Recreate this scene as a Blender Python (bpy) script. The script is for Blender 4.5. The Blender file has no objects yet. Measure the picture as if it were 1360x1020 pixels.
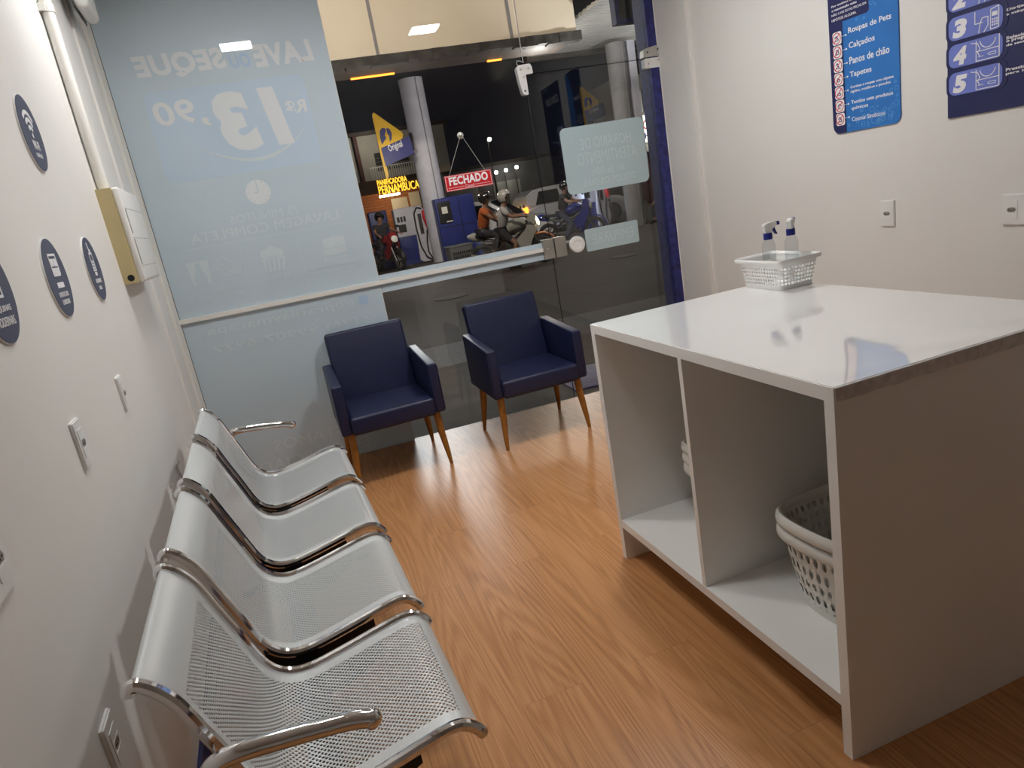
import bpy, bmesh, math, random
from mathutils import Vector, Matrix
random.seed(7)
PI = math.pi
S = bpy.context.scene
COL = S.collection

# ------------------------------------------------------------------ materials
def mat(name, col, rough=.5, metal=0., coat=0., emit=None, estr=0., spec=.5, noise=None, trans=0., ior=1.45, bump=0., bscale=200.):
    m = bpy.data.materials.new(name); m.use_nodes = True
    nt = m.node_tree; b = nt.nodes['Principled BSDF']
    b.inputs['Base Color'].default_value = (*col, 1)
    b.inputs['Roughness'].default_value = rough
    b.inputs['Metallic'].default_value = metal
    b.inputs['Coat Weight'].default_value = coat
    b.inputs['Coat Roughness'].default_value = .04
    b.inputs['Specular IOR Level'].default_value = spec
    b.inputs['IOR'].default_value = ior
    b.inputs['Transmission Weight'].default_value = trans
    if emit:
        b.inputs['Emission Color'].default_value = (*emit, 1)
        b.inputs['Emission Strength'].default_value = estr
    if noise:
        sc, amt = noise
        tc = nt.nodes.new('ShaderNodeTexCoord'); n = nt.nodes.new('ShaderNodeTexNoise')
        n.inputs['Scale'].default_value = sc; n.inputs['Detail'].default_value = 6
        nt.links.new(tc.outputs['Object'], n.inputs['Vector'])
        r = nt.nodes.new('ShaderNodeValToRGB')
        r.color_ramp.elements[0].position = .3; r.color_ramp.elements[1].position = .7
        r.color_ramp.elements[0].color = (*[c*(1-amt) for c in col], 1)
        r.color_ramp.elements[1].color = (*[min(1, c*(1+amt)) for c in col], 1)
        nt.links.new(n.outputs['Fac'], r.inputs['Fac']); nt.links.new(r.outputs['Color'], b.inputs['Base Color'])
    if bump:
        tc = nt.nodes.new('ShaderNodeTexCoord'); n = nt.nodes.new('ShaderNodeTexNoise')
        n.inputs['Scale'].default_value = bscale; n.inputs['Detail'].default_value = 4
        bp = nt.nodes.new('ShaderNodeBump'); bp.inputs['Strength'].default_value = bump; bp.inputs['Distance'].default_value = .002
        nt.links.new(tc.outputs['Object'], n.inputs['Vector']); nt.links.new(n.outputs['Fac'], bp.inputs['Height'])
        nt.links.new(bp.outputs['Normal'], b.inputs['Normal'])
    return m

def glass_mat(name, tint=(.96, .98, .98), ior=1.5):
    m = bpy.data.materials.new(name); m.use_nodes = True
    nt = m.node_tree; nt.nodes.remove(nt.nodes['Principled BSDF']); out = nt.nodes['Material Output']
    f = nt.nodes.new('ShaderNodeFresnel')
    ge = nt.nodes.new('ShaderNodeNewGeometry'); mi = nt.nodes.new('ShaderNodeMapRange')
    mi.inputs['To Min'].default_value = ior; mi.inputs['To Max'].default_value = 1/ior      # same reflectance on both faces of the thin pane
    nt.links.new(ge.outputs['Backfacing'], mi.inputs['Value']); nt.links.new(mi.outputs[0], f.inputs['IOR'])
    t = nt.nodes.new('ShaderNodeBsdfTransparent'); t.inputs['Color'].default_value = (*tint, 1)
    g = nt.nodes.new('ShaderNodeBsdfGlossy'); g.inputs['Roughness'].default_value = 0.0
    mx = nt.nodes.new('ShaderNodeMixShader')
    nt.links.new(f.outputs[0], mx.inputs[0]); nt.links.new(t.outputs[0], mx.inputs[1]); nt.links.new(g.outputs[0], mx.inputs[2])
    nt.links.new(mx.outputs[0], out.inputs['Surface'])
    return m

def holes_mat(name, col, pitch, half, urange, vrange, stagger=True, square=False, rough=.4, metal=0.):
    """sheet with punched holes laid out on its UV map (metres)"""
    m = mat(name, col, rough, metal)
    nt = m.node_tree; L = nt.links; b = nt.nodes['Principled BSDF']; out = nt.nodes['Material Output']
    uv = nt.nodes.new('ShaderNodeUVMap')
    def lattice(off):
        mp = nt.nodes.new('ShaderNodeMapping'); mp.vector_type = 'POINT'
        mp.inputs['Scale'].default_value = (1/pitch[0], 1/pitch[1], 0); mp.inputs['Location'].default_value = (off, off, 0)
        L.new(uv.outputs[0], mp.inputs['Vector'])
        fr = nt.nodes.new('ShaderNodeVectorMath'); fr.operation = 'FRACTION'; L.new(mp.outputs[0], fr.inputs[0])
        sb = nt.nodes.new('ShaderNodeVectorMath'); sb.operation = 'SUBTRACT'; sb.inputs[1].default_value = (.5, .5, 0); L.new(fr.outputs[0], sb.inputs[0])
        ml = nt.nodes.new('ShaderNodeVectorMath'); ml.operation = 'MULTIPLY'
        ml.inputs[1].default_value = (pitch[0]/half[0], pitch[1]/half[1], 0); L.new(sb.outputs[0], ml.inputs[0])
        if square:
            ab = nt.nodes.new('ShaderNodeVectorMath'); ab.operation = 'ABSOLUTE'; L.new(ml.outputs[0], ab.inputs[0])
            sp = nt.nodes.new('ShaderNodeSeparateXYZ'); L.new(ab.outputs[0], sp.inputs[0])
            mm = nt.nodes.new('ShaderNodeMath'); mm.operation = 'MAXIMUM'; L.new(sp.outputs[0], mm.inputs[0]); L.new(sp.outputs[1], mm.inputs[1]); d = mm.outputs[0]
        else:
            ln = nt.nodes.new('ShaderNodeVectorMath'); ln.operation = 'LENGTH'; L.new(ml.outputs[0], ln.inputs[0]); d = ln.outputs['Value']
        lt = nt.nodes.new('ShaderNodeMath'); lt.operation = 'LESS_THAN'; lt.inputs[1].default_value = 1.; L.new(d, lt.inputs[0])
        return lt.outputs[0]
    h = lattice(0.)
    if stagger:
        mxx = nt.nodes.new('ShaderNodeMath'); mxx.operation = 'MAXIMUM'; L.new(h, mxx.inputs[0]); L.new(lattice(.5), mxx.inputs[1]); h = mxx.outputs[0]
    sp = nt.nodes.new('ShaderNodeSeparateXYZ'); L.new(uv.outputs[0], sp.inputs[0])
    for ax, rg in ((0, urange), (1, vrange)):
        c = nt.nodes.new('ShaderNodeMath'); c.operation = 'COMPARE'
        c.inputs[1].default_value = (rg[0]+rg[1])/2; c.inputs[2].default_value = (rg[1]-rg[0])/2
        L.new(sp.outputs[ax], c.inputs[0])
        mu = nt.nodes.new('ShaderNodeMath'); mu.operation = 'MULTIPLY'; L.new(h, mu.inputs[0]); L.new(c.outputs[0], mu.inputs[1]); h = mu.outputs[0]
    tr = nt.nodes.new('ShaderNodeBsdfTransparent'); mx = nt.nodes.new('ShaderNodeMixShader')
    L.new(h, mx.inputs[0]); L.new(b.outputs[0], mx.inputs[1]); L.new(tr.outputs[0], mx.inputs[2]); L.new(mx.outputs[0], out.inputs['Surface'])
    return m

def wood_floor():
    m = mat('vinyl_planks', (.5, .28, .14), .30); nt = m.node_tree; L = nt.links; b = nt.nodes['Principled BSDF']
    tc = nt.nodes.new('ShaderNodeTexCoord')
    mp = nt.nodes.new('ShaderNodeMapping'); mp.inputs['Rotation'].default_value = (0, 0, PI/2); L.new(tc.outputs['Object'], mp.inputs['Vector'])
    br = nt.nodes.new('ShaderNodeTexBrick'); br.offset = .37; br.inputs['Scale'].default_value = 1
    br.inputs['Brick Width'].default_value = 1.22; br.inputs['Row Height'].default_value = .184
    br.inputs['Mortar Size'].default_value = .0007; br.inputs['Mortar Smooth'].default_value = .3
    br.inputs['Color1'].default_value = (0, 0, 0, 1); br.inputs['Color2'].default_value = (1, 1, 1, 1); br.inputs['Mortar'].default_value = (.5, .5, .5, 1)
    L.new(mp.outputs[0], br.inputs['Vector'])
    # per-plank offset of the grain
    ad = nt.nodes.new('ShaderNodeVectorMath'); ad.operation = 'ADD'
    sc = nt.nodes.new('ShaderNodeVectorMath'); sc.operation = 'SCALE'; sc.inputs['Scale'].default_value = 7.3
    L.new(br.outputs['Color'], sc.inputs[0]); L.new(mp.outputs[0], ad.inputs[0]); L.new(sc.outputs[0], ad.inputs[1])
    st = nt.nodes.new('ShaderNodeMapping'); st.inputs['Scale'].default_value = (.42, 6.5, 1); L.new(ad.outputs[0], st.inputs['Vector'])
    n1 = nt.nodes.new('ShaderNodeTexNoise'); n1.inputs['Scale'].default_value = 1.; n1.inputs['Detail'].default_value = 1.0; n1.inputs['Roughness'].default_value = .3
    L.new(st.outputs[0], n1.inputs['Vector'])
    # cathedral rings: contour lines of the stretched noise
    mu = nt.nodes.new('ShaderNodeMath'); mu.operation = 'MULTIPLY'; mu.inputs[1].default_value = 170; L.new(n1.outputs['Fac'], mu.inputs[0])
    sn = nt.nodes.new('ShaderNodeMath'); sn.operation = 'SINE'; L.new(mu.outputs[0], sn.inputs[0])
    st2 = nt.nodes.new('ShaderNodeMapping'); st2.inputs['Scale'].default_value = (4, 240, 1); L.new(ad.outputs[0], st2.inputs['Vector'])
    n2 = nt.nodes.new('ShaderNodeTexNoise'); n2.inputs['Scale'].default_value = 1.; n2.inputs['Detail'].default_value = 5; L.new(st2.outputs[0], n2.inputs['Vector'])
    m1 = nt.nodes.new('ShaderNodeMath'); m1.operation = 'MULTIPLY_ADD'; m1.inputs[1].default_value = .075; m1.inputs[2].default_value = .5; L.new(sn.outputs[0], m1.inputs[0])
    m2 = nt.nodes.new('ShaderNodeMath'); m2.operation = 'MULTIPLY_ADD'; m2.inputs[1].default_value = .62; L.new(n2.outputs['Fac'], m2.inputs[0])
    sub = nt.nodes.new('ShaderNodeMath'); sub.operation = 'SUBTRACT'; sub.inputs[1].default_value = .30; L.new(m1.outputs[0], sub.inputs[0]); L.new(sub.outputs[0], m2.inputs[2])
    sepc = nt.nodes.new('ShaderNodeSeparateColor'); L.new(br.outputs['Color'], sepc.inputs[0])
    m3 = nt.nodes.new('ShaderNodeMath'); m3.operation = 'MULTIPLY_ADD'; m3.inputs[1].default_value = .09; L.new(sepc.outputs[0], m3.inputs[0]); L.new(m2.outputs[0], m3.inputs[2])
    r = nt.nodes.new('ShaderNodeValToRGB'); e = r.color_ramp.elements
    e[0].position = .28; e[0].color = (.27, .110, .036, 1); e[1].position = .80; e[1].color = (.58, .295, .128, 1)
    k = r.color_ramp.elements.new(.52); k.color = (.44, .203, .078, 1)
    L.new(m3.outputs[0], r.inputs['Fac'])
    mm = nt.nodes.new('ShaderNodeMix'); mm.data_type = 'RGBA'; mm.inputs['B'].default_value = (.16, .075, .03, 1)
    mf = nt.nodes.new('ShaderNodeMath'); mf.operation = 'MULTIPLY'; mf.inputs[1].default_value = .6; L.new(br.outputs['Fac'], mf.inputs[0])
    L.new(mf.outputs[0], mm.inputs['Factor']); L.new(r.outputs['Color'], mm.inputs['A']); L.new(mm.outputs['Result'], b.inputs['Base Color'])
    bp = nt.nodes.new('ShaderNodeBump'); bp.inputs['Strength'].default_value = .12; bp.inputs['Distance'].default_value = .001
    L.new(m2.outputs[0], bp.inputs['Height']); L.new(bp.outputs['Normal'], b.inputs['Normal'])
    return m

def slab_mat(name, c1, c2, seam, w, hgt, rot, loc, rough=.55):
    m = mat(name, c1, rough); nt = m.node_tree; L = nt.links; b = nt.nodes['Principled BSDF']
    tc = nt.nodes.new('ShaderNodeTexCoord'); mp = nt.nodes.new('ShaderNodeMapping'); mp.inputs['Rotation'].default_value = (0, 0, rot); mp.inputs['Location'].default_value = loc
    L.new(tc.outputs['Object'], mp.inputs['Vector'])
    br = nt.nodes.new('ShaderNodeTexBrick'); br.offset = 0; br.inputs['Scale'].default_value = 1; br.inputs['Brick Width'].default_value = w; br.inputs['Row Height'].default_value = hgt
    br.inputs['Mortar Size'].default_value = .02; L.new(mp.outputs[0], br.inputs['Vector'])
    n = nt.nodes.new('ShaderNodeTexNoise'); n.inputs['Scale'].default_value = .7; n.inputs['Detail'].default_value = 7; L.new(tc.outputs['Object'], n.inputs['Vector'])
    r = nt.nodes.new('ShaderNodeValToRGB'); r.color_ramp.elements[0].position = .35; r.color_ramp.elements[1].position = .68
    r.color_ramp.elements[0].color = (*c1, 1); r.color_ramp.elements[1].color = (*c2, 1); L.new(n.outputs['Fac'], r.inputs['Fac'])
    mm = nt.nodes.new('ShaderNodeMix'); mm.data_type = 'RGBA'; mm.inputs['B'].default_value = (*seam, 1)
    L.new(br.outputs['Fac'], mm.inputs['Factor']); L.new(r.outputs['Color'], mm.inputs['A']); L.new(mm.outputs['Result'], b.inputs['Base Color'])
    return m

def brick_mat(name, c1, c2, mort):
    m = mat(name, c1, .8); nt = m.node_tree; L = nt.links; b = nt.nodes['Principled BSDF']
    tc = nt.nodes.new('ShaderNodeTexCoord'); mp = nt.nodes.new('ShaderNodeMapping'); mp.inputs['Rotation'].default_value = (PI/2, 0, 0); L.new(tc.outputs['Object'], mp.inputs['Vector'])
    br = nt.nodes.new('ShaderNodeTexBrick'); br.inputs['Scale'].default_value = 1; br.inputs['Brick Width'].default_value = .5; br.inputs['Row Height'].default_value = .13; br.inputs['Mortar Size'].default_value = .015
    br.inputs['Color1'].default_value = (*c1, 1); br.inputs['Color2'].default_value = (*c2, 1); br.inputs['Mortar'].default_value = (*mort, 1)
    L.new(mp.outputs[0], br.inputs['Vector']); L.new(br.outputs['Color'], b.inputs['Base Color'])
    return m

M = dict(
    wall=mat('wall_paint', (.765, .755, .725), .55, noise=(2.2, .018), bump=.05, bscale=60),
    ceil=mat('ceiling_paint', (.8, .79, .76), .8, noise=(2, .01)),
    white=mat('white_plastic', (.78, .78, .76), .35, noise=(9, .01)),
    melamine=mat('white_melamine', (.81, .81, .79), .32, noise=(3, .012)),
    gloss=mat('white_gloss_top', (.84, .84, .825), .05, coat=1., noise=(2, .01)),
    film_edge=mat('clear_vinyl_edge', (.56, .54, .53), .25, coat=.4, noise=(40, .22)),
    yellowed=mat('yellowed_plastic', (.60, .50, .27), .45, noise=(6, .06)),
    alu=mat('white_aluminium', (.76, .75, .71), .4, noise=(8, .02)),
    steel=mat('brushed_steel', (.62, .62, .58), .32, metal=.9, noise=(30, .06)),
    lockm=mat('lock_metal', (.36, .35, .31), .42, metal=.6, noise=(20, .08)),
    chrome=mat('chrome', (.82, .82, .83), .07, metal=1., noise=(5, .01)),
    black=mat('black_paint', (.008, .008, .008), .5, noise=(10, .1)),
    rubber=mat('black_rubber', (.012, .012, .013), .7, noise=(15, .1)),
    gasket=mat('dark_gasket', (.01, .01, .012), .6, noise=(15, .1)),
    leather=mat('navy_leatherette', (.0105, .0145, .050), .40, noise=(14, .10), bump=.10, bscale=420),
    legwood=mat('honey_wood', (.30, .125, .022), .35, noise=(22, .25)),
    navy=mat('navy_board', (.018, .022, .10), .45, noise=(8, .03)),
    slate=mat('slate_board', (.055, .065, .115), .5, noise=(8, .03)),
    pblue=mat('poster_blue', (.035, .19, .56), .4, noise=(4, .12)),
    pwhite=mat('print_white', (.85, .85, .87), .5, noise=(9, .01)),
    plilac=mat('badge_lilac', (.17, .22, .62), .45, noise=(6, .10)),
    pcyan=mat('bubble_cyan', (.15, .42, .80), .45, noise=(6, .05)),
    pred=mat('ban_red', (.60, .02, .03), .5, noise=(8, .05)),
    red=mat('sign_red', (.56, .012, .022), .35, noise=(9, .06)),
    pinkw=mat('sign_pale_line', (.85, .55, .56), .4, noise=(9, .02)),
    jamb=mat('worn_blue_paint', (.028, .032, .16), .5, noise=(26, .45)),
    wire=mat('grey_wire', (.45, .45, .44), .4, noise=(9, .05)),
    glass=glass_mat('window_glass'),
    clear=glass_mat('clear_plastic', (.90, .92, .93), 1.3),
    blueplast=mat('blue_plastic', (.012, .018, .20), .3, noise=(9, .04)),
    greyplast=mat('grey_white_plastic', (.66, .655, .61), .4, noise=(9, .01)),
    dark=mat('socket_dark', (.10, .10, .11), .5, noise=(9, .05)),
    floor=wood_floor(),
    # outdoors
    ground=slab_mat('forecourt_concrete', (.026, .019, .0145), (.052, .038, .029), (.010, .007, .005), 9., 4.1, math.radians(-16.1), (3.2, -.19+.0, 0), .75),
    walk=mat('pavement_concrete', (.095, .088, .075), .8, noise=(3, .18)),
    gravel=mat('speckled_gravel', (.12, .117, .11), .7, noise=(60, .75)),
    fascia=mat('canopy_panel', (.74, .66, .55), .5, noise=(.7, .05)),
    seam=mat('panel_joint', (.24, .23, .25), .6, noise=(4, .1)),
    trimdark=mat('rough_dark_trim', (.035, .033, .033), .7, noise=(6, .8)),
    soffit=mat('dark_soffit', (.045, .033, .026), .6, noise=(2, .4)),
    ribbed=mat('ribbed_metal', (.55, .54, .52), .35, metal=.5, noise=(3, .08)),
    column=mat('white_column_paint', (.52, .52, .60), .6, noise=(2.5, .12)),
    colgrey=mat('grey_column_concrete', (.20, .195, .20), .7, noise=(3, .2)),
    station_blue=mat('station_blue', (.012, .024, .17), .4, noise=(3, .2)),
    ipy=mat('flag_yellow', (.72, .43, .015), .4, noise=(3, .04)),
    ipb=mat('flag_blue', (.03, .035, .17), .4, noise=(3, .04)),
    cream=mat('cream_render', (.42, .39, .34), .7, noise=(1.5, .1)),
    creamd=mat('grey_render', (.16, .15, .15), .7, noise=(1.5, .15)),
    brick=brick_mat('orange_brick', (.42, .16, .06), (.34, .12, .045), (.2, .09, .05)),
    maroon=mat('maroon_paint', (.08, .02, .02), .6, noise=(3, .1)),
    awn=mat('brown_awning', (.05, .024, .014), .7, noise=(4, .2)),
    litsign=mat('lit_yellow_letters', (.8, .45, .03), .5, emit=(1, .52, .04), estr=.95),
    tube=mat('lit_tube', (1, .95, .8), .5, emit=(1, .86, .6), estr=10.),
    lampw=mat('lit_lamp', (1, 1, .95), .5, emit=(1, .97, .88), estr=14.),
    lampo=mat('lit_orange_lamp', (1, .3, .05), .5, emit=(1, .22, .02), estr=2.2),
    headl=mat('lit_headlight', (1, .9, .6), .5, emit=(1, .82, .48), estr=3.2),
    panel=mat('led_panel', (1, 1, 1), .5, emit=(1, .985, .97), estr=92.), panel_a=mat('led_panel_dimmer', (1, 1, 1), .5, emit=(1, .985, .97), estr=50.), panel_fill=mat('fill_downlight_glow', (1, 1, 1), .5, emit=(1, .985, .97), estr=60.),  # the last one is the glow of the added fill downlight
    signw=mat('backlit_sign', (.8, .8, .75), .5, emit=(1, .98, .9), estr=.65),
    carw=mat('white_car_paint', (.50, .50, .52), .3, coat=.6, noise=(3, .02)),
    carglass=mat('dark_car_glass', (.01, .011, .013), .08, coat=.5, noise=(3, .05)),
    tyre=mat('tyre', (.012, .012, .012), .75, noise=(9, .1)),
    enginem=mat('engine_metal', (.09, .09, .09), .4, metal=.6, noise=(9, .2)),
    bikegrey=mat('silver_fairing', (.36, .36, .34), .35, coat=.4, noise=(5, .05)),
    bikered=mat('red_fairing', (.22, .012, .014), .3, coat=.5, noise=(5, .05)),
    bikeblue=mat('blue_fairing', (.012, .02, .22), .25, coat=.7, noise=(5, .05)),
    orange=mat('orange_mudguard', (.55, .17, .05), .4, noise=(5, .05)),
    skin=mat('skin', (.22, .11, .07), .55, noise=(9, .05)),
    teew=mat('pale_grey_tee', (.40, .40, .42), .85, noise=(9, .08)),
    teeo=mat('orange_vest', (.42, .10, .02), .85, noise=(9, .1)),
    dkcloth=mat('dark_cloth', (.02, .02, .026), .9, noise=(9, .15)),
    jeans=mat('faded_jeans', (.05, .06, .10), .9, noise=(9, .15)),
    maroont=mat('maroon_tee', (.14, .015, .022), .9, noise=(9, .1)),
    helw=mat('white_helmet', (.42, .42, .42), .25, coat=.7, noise=(5, .05)),
    helb=mat('black_helmet', (.02, .02, .022), .15, coat=.7, noise=(5, .05)),
    crate=mat('grey_crate', (.16, .17, .19), .6, noise=(9, .1)),
    box=mat('pale_cardboard', (.36, .30, .22), .8, noise=(5, .1)),
)
def film_mat(name, col, tr=.18):
    m = mat(name, col, .5, coat=1., noise=(1.5, .03)); nt = m.node_tree; nt.nodes['Principled BSDF'].inputs['Coat Roughness'].default_value = .01
    t = nt.nodes.new('ShaderNodeBsdfTranslucent'); t.inputs['Color'].default_value = (*col, 1); mx = nt.nodes.new('ShaderNodeMixShader'); mx.inputs[0].default_value = tr
    nt.links.new(nt.nodes['Principled BSDF'].outputs[0], mx.inputs[1]); nt.links.new(t.outputs[0], mx.inputs[2]); nt.links.new(mx.outputs[0], nt.nodes['Material Output'].inputs['Surface'])
    return m
for k_, c_ in dict(film=(.60, .715, .79), film_panel=(.585, .73, .87), film_text=(.79, .835, .865), film_text2=(.69, .785, .835), film_ou=(.50, .66, .84), sticker=(.53, .67, .705), sticker_text=(.64, .775, .80)).items(): M[k_] = film_mat(k_, c_)
M['perf'] = holes_mat('perforated_steel', (.60, .62, .62), (.0126, .0126), (.0031, .0031), (.042, .393), (.115, .765), True, False, .36, .25)
M['wbasket'] = holes_mat('laundry_basket_wall', (.72, .72, .68), (.0245, .040), (.0065, .0135), (0., 9.), (.03, .203), False, False, .42)
M['sbasket'] = holes_mat('small_basket_wall', (.80, .80, .78), (.0138, .0135), (.0042, .0040), (0.0, 9.), (.012, .084), False, True, .4)

# ------------------------------------------------------------------ mesh helpers
def bmn(): return bmesh.new()

def rbox(bm, c, s, r=.01, n=3, M4=None, puff=0., puffax=2):
    """box with rounded edges: c centre, s full size"""
    h = [x/2 for x in s]; r = min(r, *[x*.98 for x in h])
    before = set(bm.verts)
    res = bmesh.ops.create_cube(bm, size=2.)
    es = list({e for v in res['verts'] for e in v.link_edges})
    k = n
    bmesh.ops.subdivide_edges(bm, edges=es, cuts=2*k+1, use_grid_fill=True)
    allv = [v for v in bm.verts if v not in before]
    for v in allv:
        p = []
        for a in range(3):
            t = v.co[a]; 
            st = round((t+1)/2*(2*k+2))      # 0..2k+2
            if st <= k: q = -h[a] + r*st/k
            elif st >= k+2: q = h[a] - r*(2*k+2-st)/k
            else: q = 0.
            p.append(q)
        P = Vector(p); Q = Vector([max(-(h[a]-r), min(h[a]-r, P[a])) for a in range(3)])
        d = P-Q
        if d.length > 1e-9: P = Q + d.normalized()*r
        if puff:
            a, b = [i for i in range(3) if i != puffax]
            w = (1-(P[a]/h[a])**2)*(1-(P[b]/h[b])**2)
            if P[puffax] > 0: P[puffax] += puff*max(0, w)
        v.co = P + Vector(c) if M4 is None else M4 @ (P + Vector(c))
    return bm

def bx(bm, x0, x1, y0, y1, z0, z1, M4=None):
    v = [Vector((x, y, z)) for x in (x0, x1) for y in (y0, y1) for z in (z0, z1)]
    if M4 is not None: v = [M4 @ p for p in v]
    v = [bm.verts.new(p) for p in v]
    for f in ((0, 1, 3, 2), (4, 6, 7, 5), (0, 4, 5, 1), (2, 3, 7, 6), (0, 2, 6, 4), (1, 5, 7, 3)):
        bm.faces.new([v[i] for i in f])
    return bm

def tube(bm, pts, r, n=10, closed=False, flat=1.):
    pts = [Vector(p) for p in pts]; N = len(pts)
    rs = r if isinstance(r, (list, tuple)) else [r]*N
    rings = []; up = None
    for i, p in enumerate(pts):
        if closed: t = (pts[(i+1) % N]-pts[i-1]).normalized()
        else: t = (pts[min(i+1, N-1)]-pts[max(i-1, 0)]).normalized()
        if up is None:
            up = Vector((0, 0, 1)) if abs(t.z) < .9 else Vector((1, 0, 0))
        u = (up - t*up.dot(t)).normalized(); w = t.cross(u); up = u
        rings.append([bm.verts.new(p + u*math.cos(2*PI*k/n)*rs[i]*flat + w*math.sin(2*PI*k/n)*rs[i]) for k in range(n)])
    for i in range(N if closed else N-1):
        a, b = rings[i], rings[(i+1) % N]
        for k in range(n): bm.faces.new((a[k], a[(k+1) % n], b[(k+1) % n], b[k]))
    if not closed:
        bm.faces.new(rings[0][::-1]); bm.faces.new(rings[-1])
    return bm

def lathe(bm, prof, n=24, M4=None, caps=True):
    rings = []
    for r, z in prof:
        ring = []
        for k in range(n):
            p = Vector((r*math.cos(2*PI*k/n), r*math.sin(2*PI*k/n), z))
            ring.append(bm.verts.new(M4 @ p if M4 is not None else p))
        rings.append(ring)
    for a, b in zip(rings, rings[1:]):
        for k in range(n): bm.faces.new((a[k], a[(k+1) % n], b[(k+1) % n], b[k]))
    if caps:
        bm.faces.new(rings[0][::-1]); bm.faces.new(rings[-1])
    return bm

def prism(bm, poly, d0, d1, M4=None):
    """polygon in x-z, extruded along y from d0 to d1"""
    f = lambda p: M4 @ p if M4 is not None else p
    a = [bm.verts.new(f(Vector((x, d0, z)))) for x, z in poly]; b = [bm.verts.new(f(Vector((x, d1, z)))) for x, z in poly]
    n = len(poly)
    fa = bm.faces.new(a); fb = bm.faces.new(b[::-1])
    for k in range(n): bm.faces.new((a[k], b[k], b[(k+1) % n], a[(k+1) % n]))
    return bm

def rrect(x0, x1, z0, z1, r, n=6):
    out = []
    for cx, cz, a0 in ((x1-r, z1-r, 0), (x0+r, z1-r, 90), (x0+r, z0+r, 180), (x1-r, z0+r, 270)):
        for k in range(n+1):
            a = math.radians(a0+90*k/n); out.append((cx+r*math.cos(a), cz+r*math.sin(a)))
    return out

def circ(cx, cz, r, n=28, sx=1.): return [(cx+r*sx*math.cos(2*PI*k/n), cz+r*math.sin(2*PI*k/n)) for k in range(n)]

def ring(bm, cx, cz, r, w, d0, d1, n=28, M4=None):
    f = lambda p: M4 @ p if M4 is not None else p
    V = [[bm.verts.new(f(Vector((cx+q*math.cos(2*PI*k/n), y, cz+q*math.sin(2*PI*k/n))))) for k in range(n)] for q, y in ((r, d0), (r-w, d0), (r-w, d1), (r, d1))]
    for i in range(4):
        a, b = V[i], V[(i+1) % 4]
        for k in range(n): bm.faces.new((a[k], a[(k+1) % n], b[(k+1) % n], b[k]))

_lay = [0]
def line(bm, pts, w, d0, d1, M4=None):
    """flat strokes in the x-z plane, width w; every stroke a hair proud of the last so none are coplanar"""
    for (x0, z0), (x1, z1) in zip(pts, pts[1:]):
        dx, dz = x1-x0, z1-z0; l = math.hypot(dx, dz) or 1; ox, oz = -dz/l*w/2, dx/l*w/2
        ex, ez = dx/l*w*.25, dz/l*w*.25; _lay[0] = (_lay[0]+1) % 7; q = _lay[0]*.00005
        prism(bm, [(x0-ex+ox, z0-ez+oz), (x0-ex-ox, z0-ez-oz), (x1+ex-ox, z1+ez-oz), (x1+ex+ox, z1+ez+oz)], d0-q, d1, M4)

def link_mesh(name, me, m, parent=None, loc=(0, 0, 0), rot=(0, 0, 0), smooth=True, ang=35):
    me.materials.clear(); me.materials.append(m)
    if smooth:
        me.polygons.foreach_set('use_smooth', [True]*len(me.polygons))
        me.set_sharp_from_angle(angle=math.radians(ang))
    else:
        me.polygons.foreach_set('use_smooth', [False]*len(me.polygons))
    o = bpy.data.objects.new(name, me); COL.objects.link(o)
    o.location = loc; o.rotation_euler = rot
    if parent is not None: o.parent = parent
    return o

def obj(name, bm, m, parent=None, loc=(0, 0, 0), rot=(0, 0, 0), smooth=True, ang=35):
    bmesh.ops.recalc_face_normals(bm, faces=bm.faces)
    me = bpy.data.meshes.new(name); bm.to_mesh(me); bm.free()
    return link_mesh(name, me, m if not isinstance(m, str) else M[m], parent, loc, rot, smooth, ang)

def tag(o, label=None, cat=None, group=None, kind=None):
    if label: o['label'] = label
    if cat: o['category'] = cat
    if group: o['group'] = group
    if kind: o['kind'] = kind
    return o

def thing(name, label, cat, loc=(0, 0, 0), rotz=0., group=None, rot=None):
    o = bpy.data.objects.new(name, None); COL.objects.link(o)
    o.empty_display_size = .1
    o.location = loc; o.rotation_euler = rot or (0, 0, rotz)
    return tag(o, label, cat, group)

def struct(name, bm, m, loc=(0, 0, 0), rot=(0, 0, 0), parent=None, smooth=False):
    return tag(obj(name, bm, m, parent, loc, rot, smooth), kind='structure' if parent is None else None)

def kids(o): return [c for c in COL.objects if c.parent == o]

def dup(root, loc=None, rotz=None, label=None, rot=None):
    r = root.copy(); COL.objects.link(r)
    if loc is not None: r.location = loc
    if rotz is not None: r.rotation_euler = (0, 0, rotz)
    if label: r['label'] = label
    for ch in kids(root):
        c = ch.copy(); COL.objects.link(c); c.parent = r
        for g in kids(ch):
            d = g.copy(); COL.objects.link(d); d.parent = c
    return r

_font_cache = {}
def text_verts(s, bold=0., ext=.001):
    key = (s, bold, ext)
    cu = bpy.data.curves.new('lettering', 'FONT'); cu.body = s; cu.size = 1.; cu.extrude = 0.; cu.offset = bold; cu.resolution_u = 3; cu.space_character = 1.+bold*1.6
    o = bpy.data.objects.new('lettering', cu); COL.objects.link(o)
    bpy.context.view_layer.update()
    me = bpy.data.meshes.new_from_object(o.evaluated_get(bpy.context.evaluated_depsgraph_get()))
    bpy.data.objects.remove(o); bpy.data.curves.remove(cu)
    return me

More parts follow.
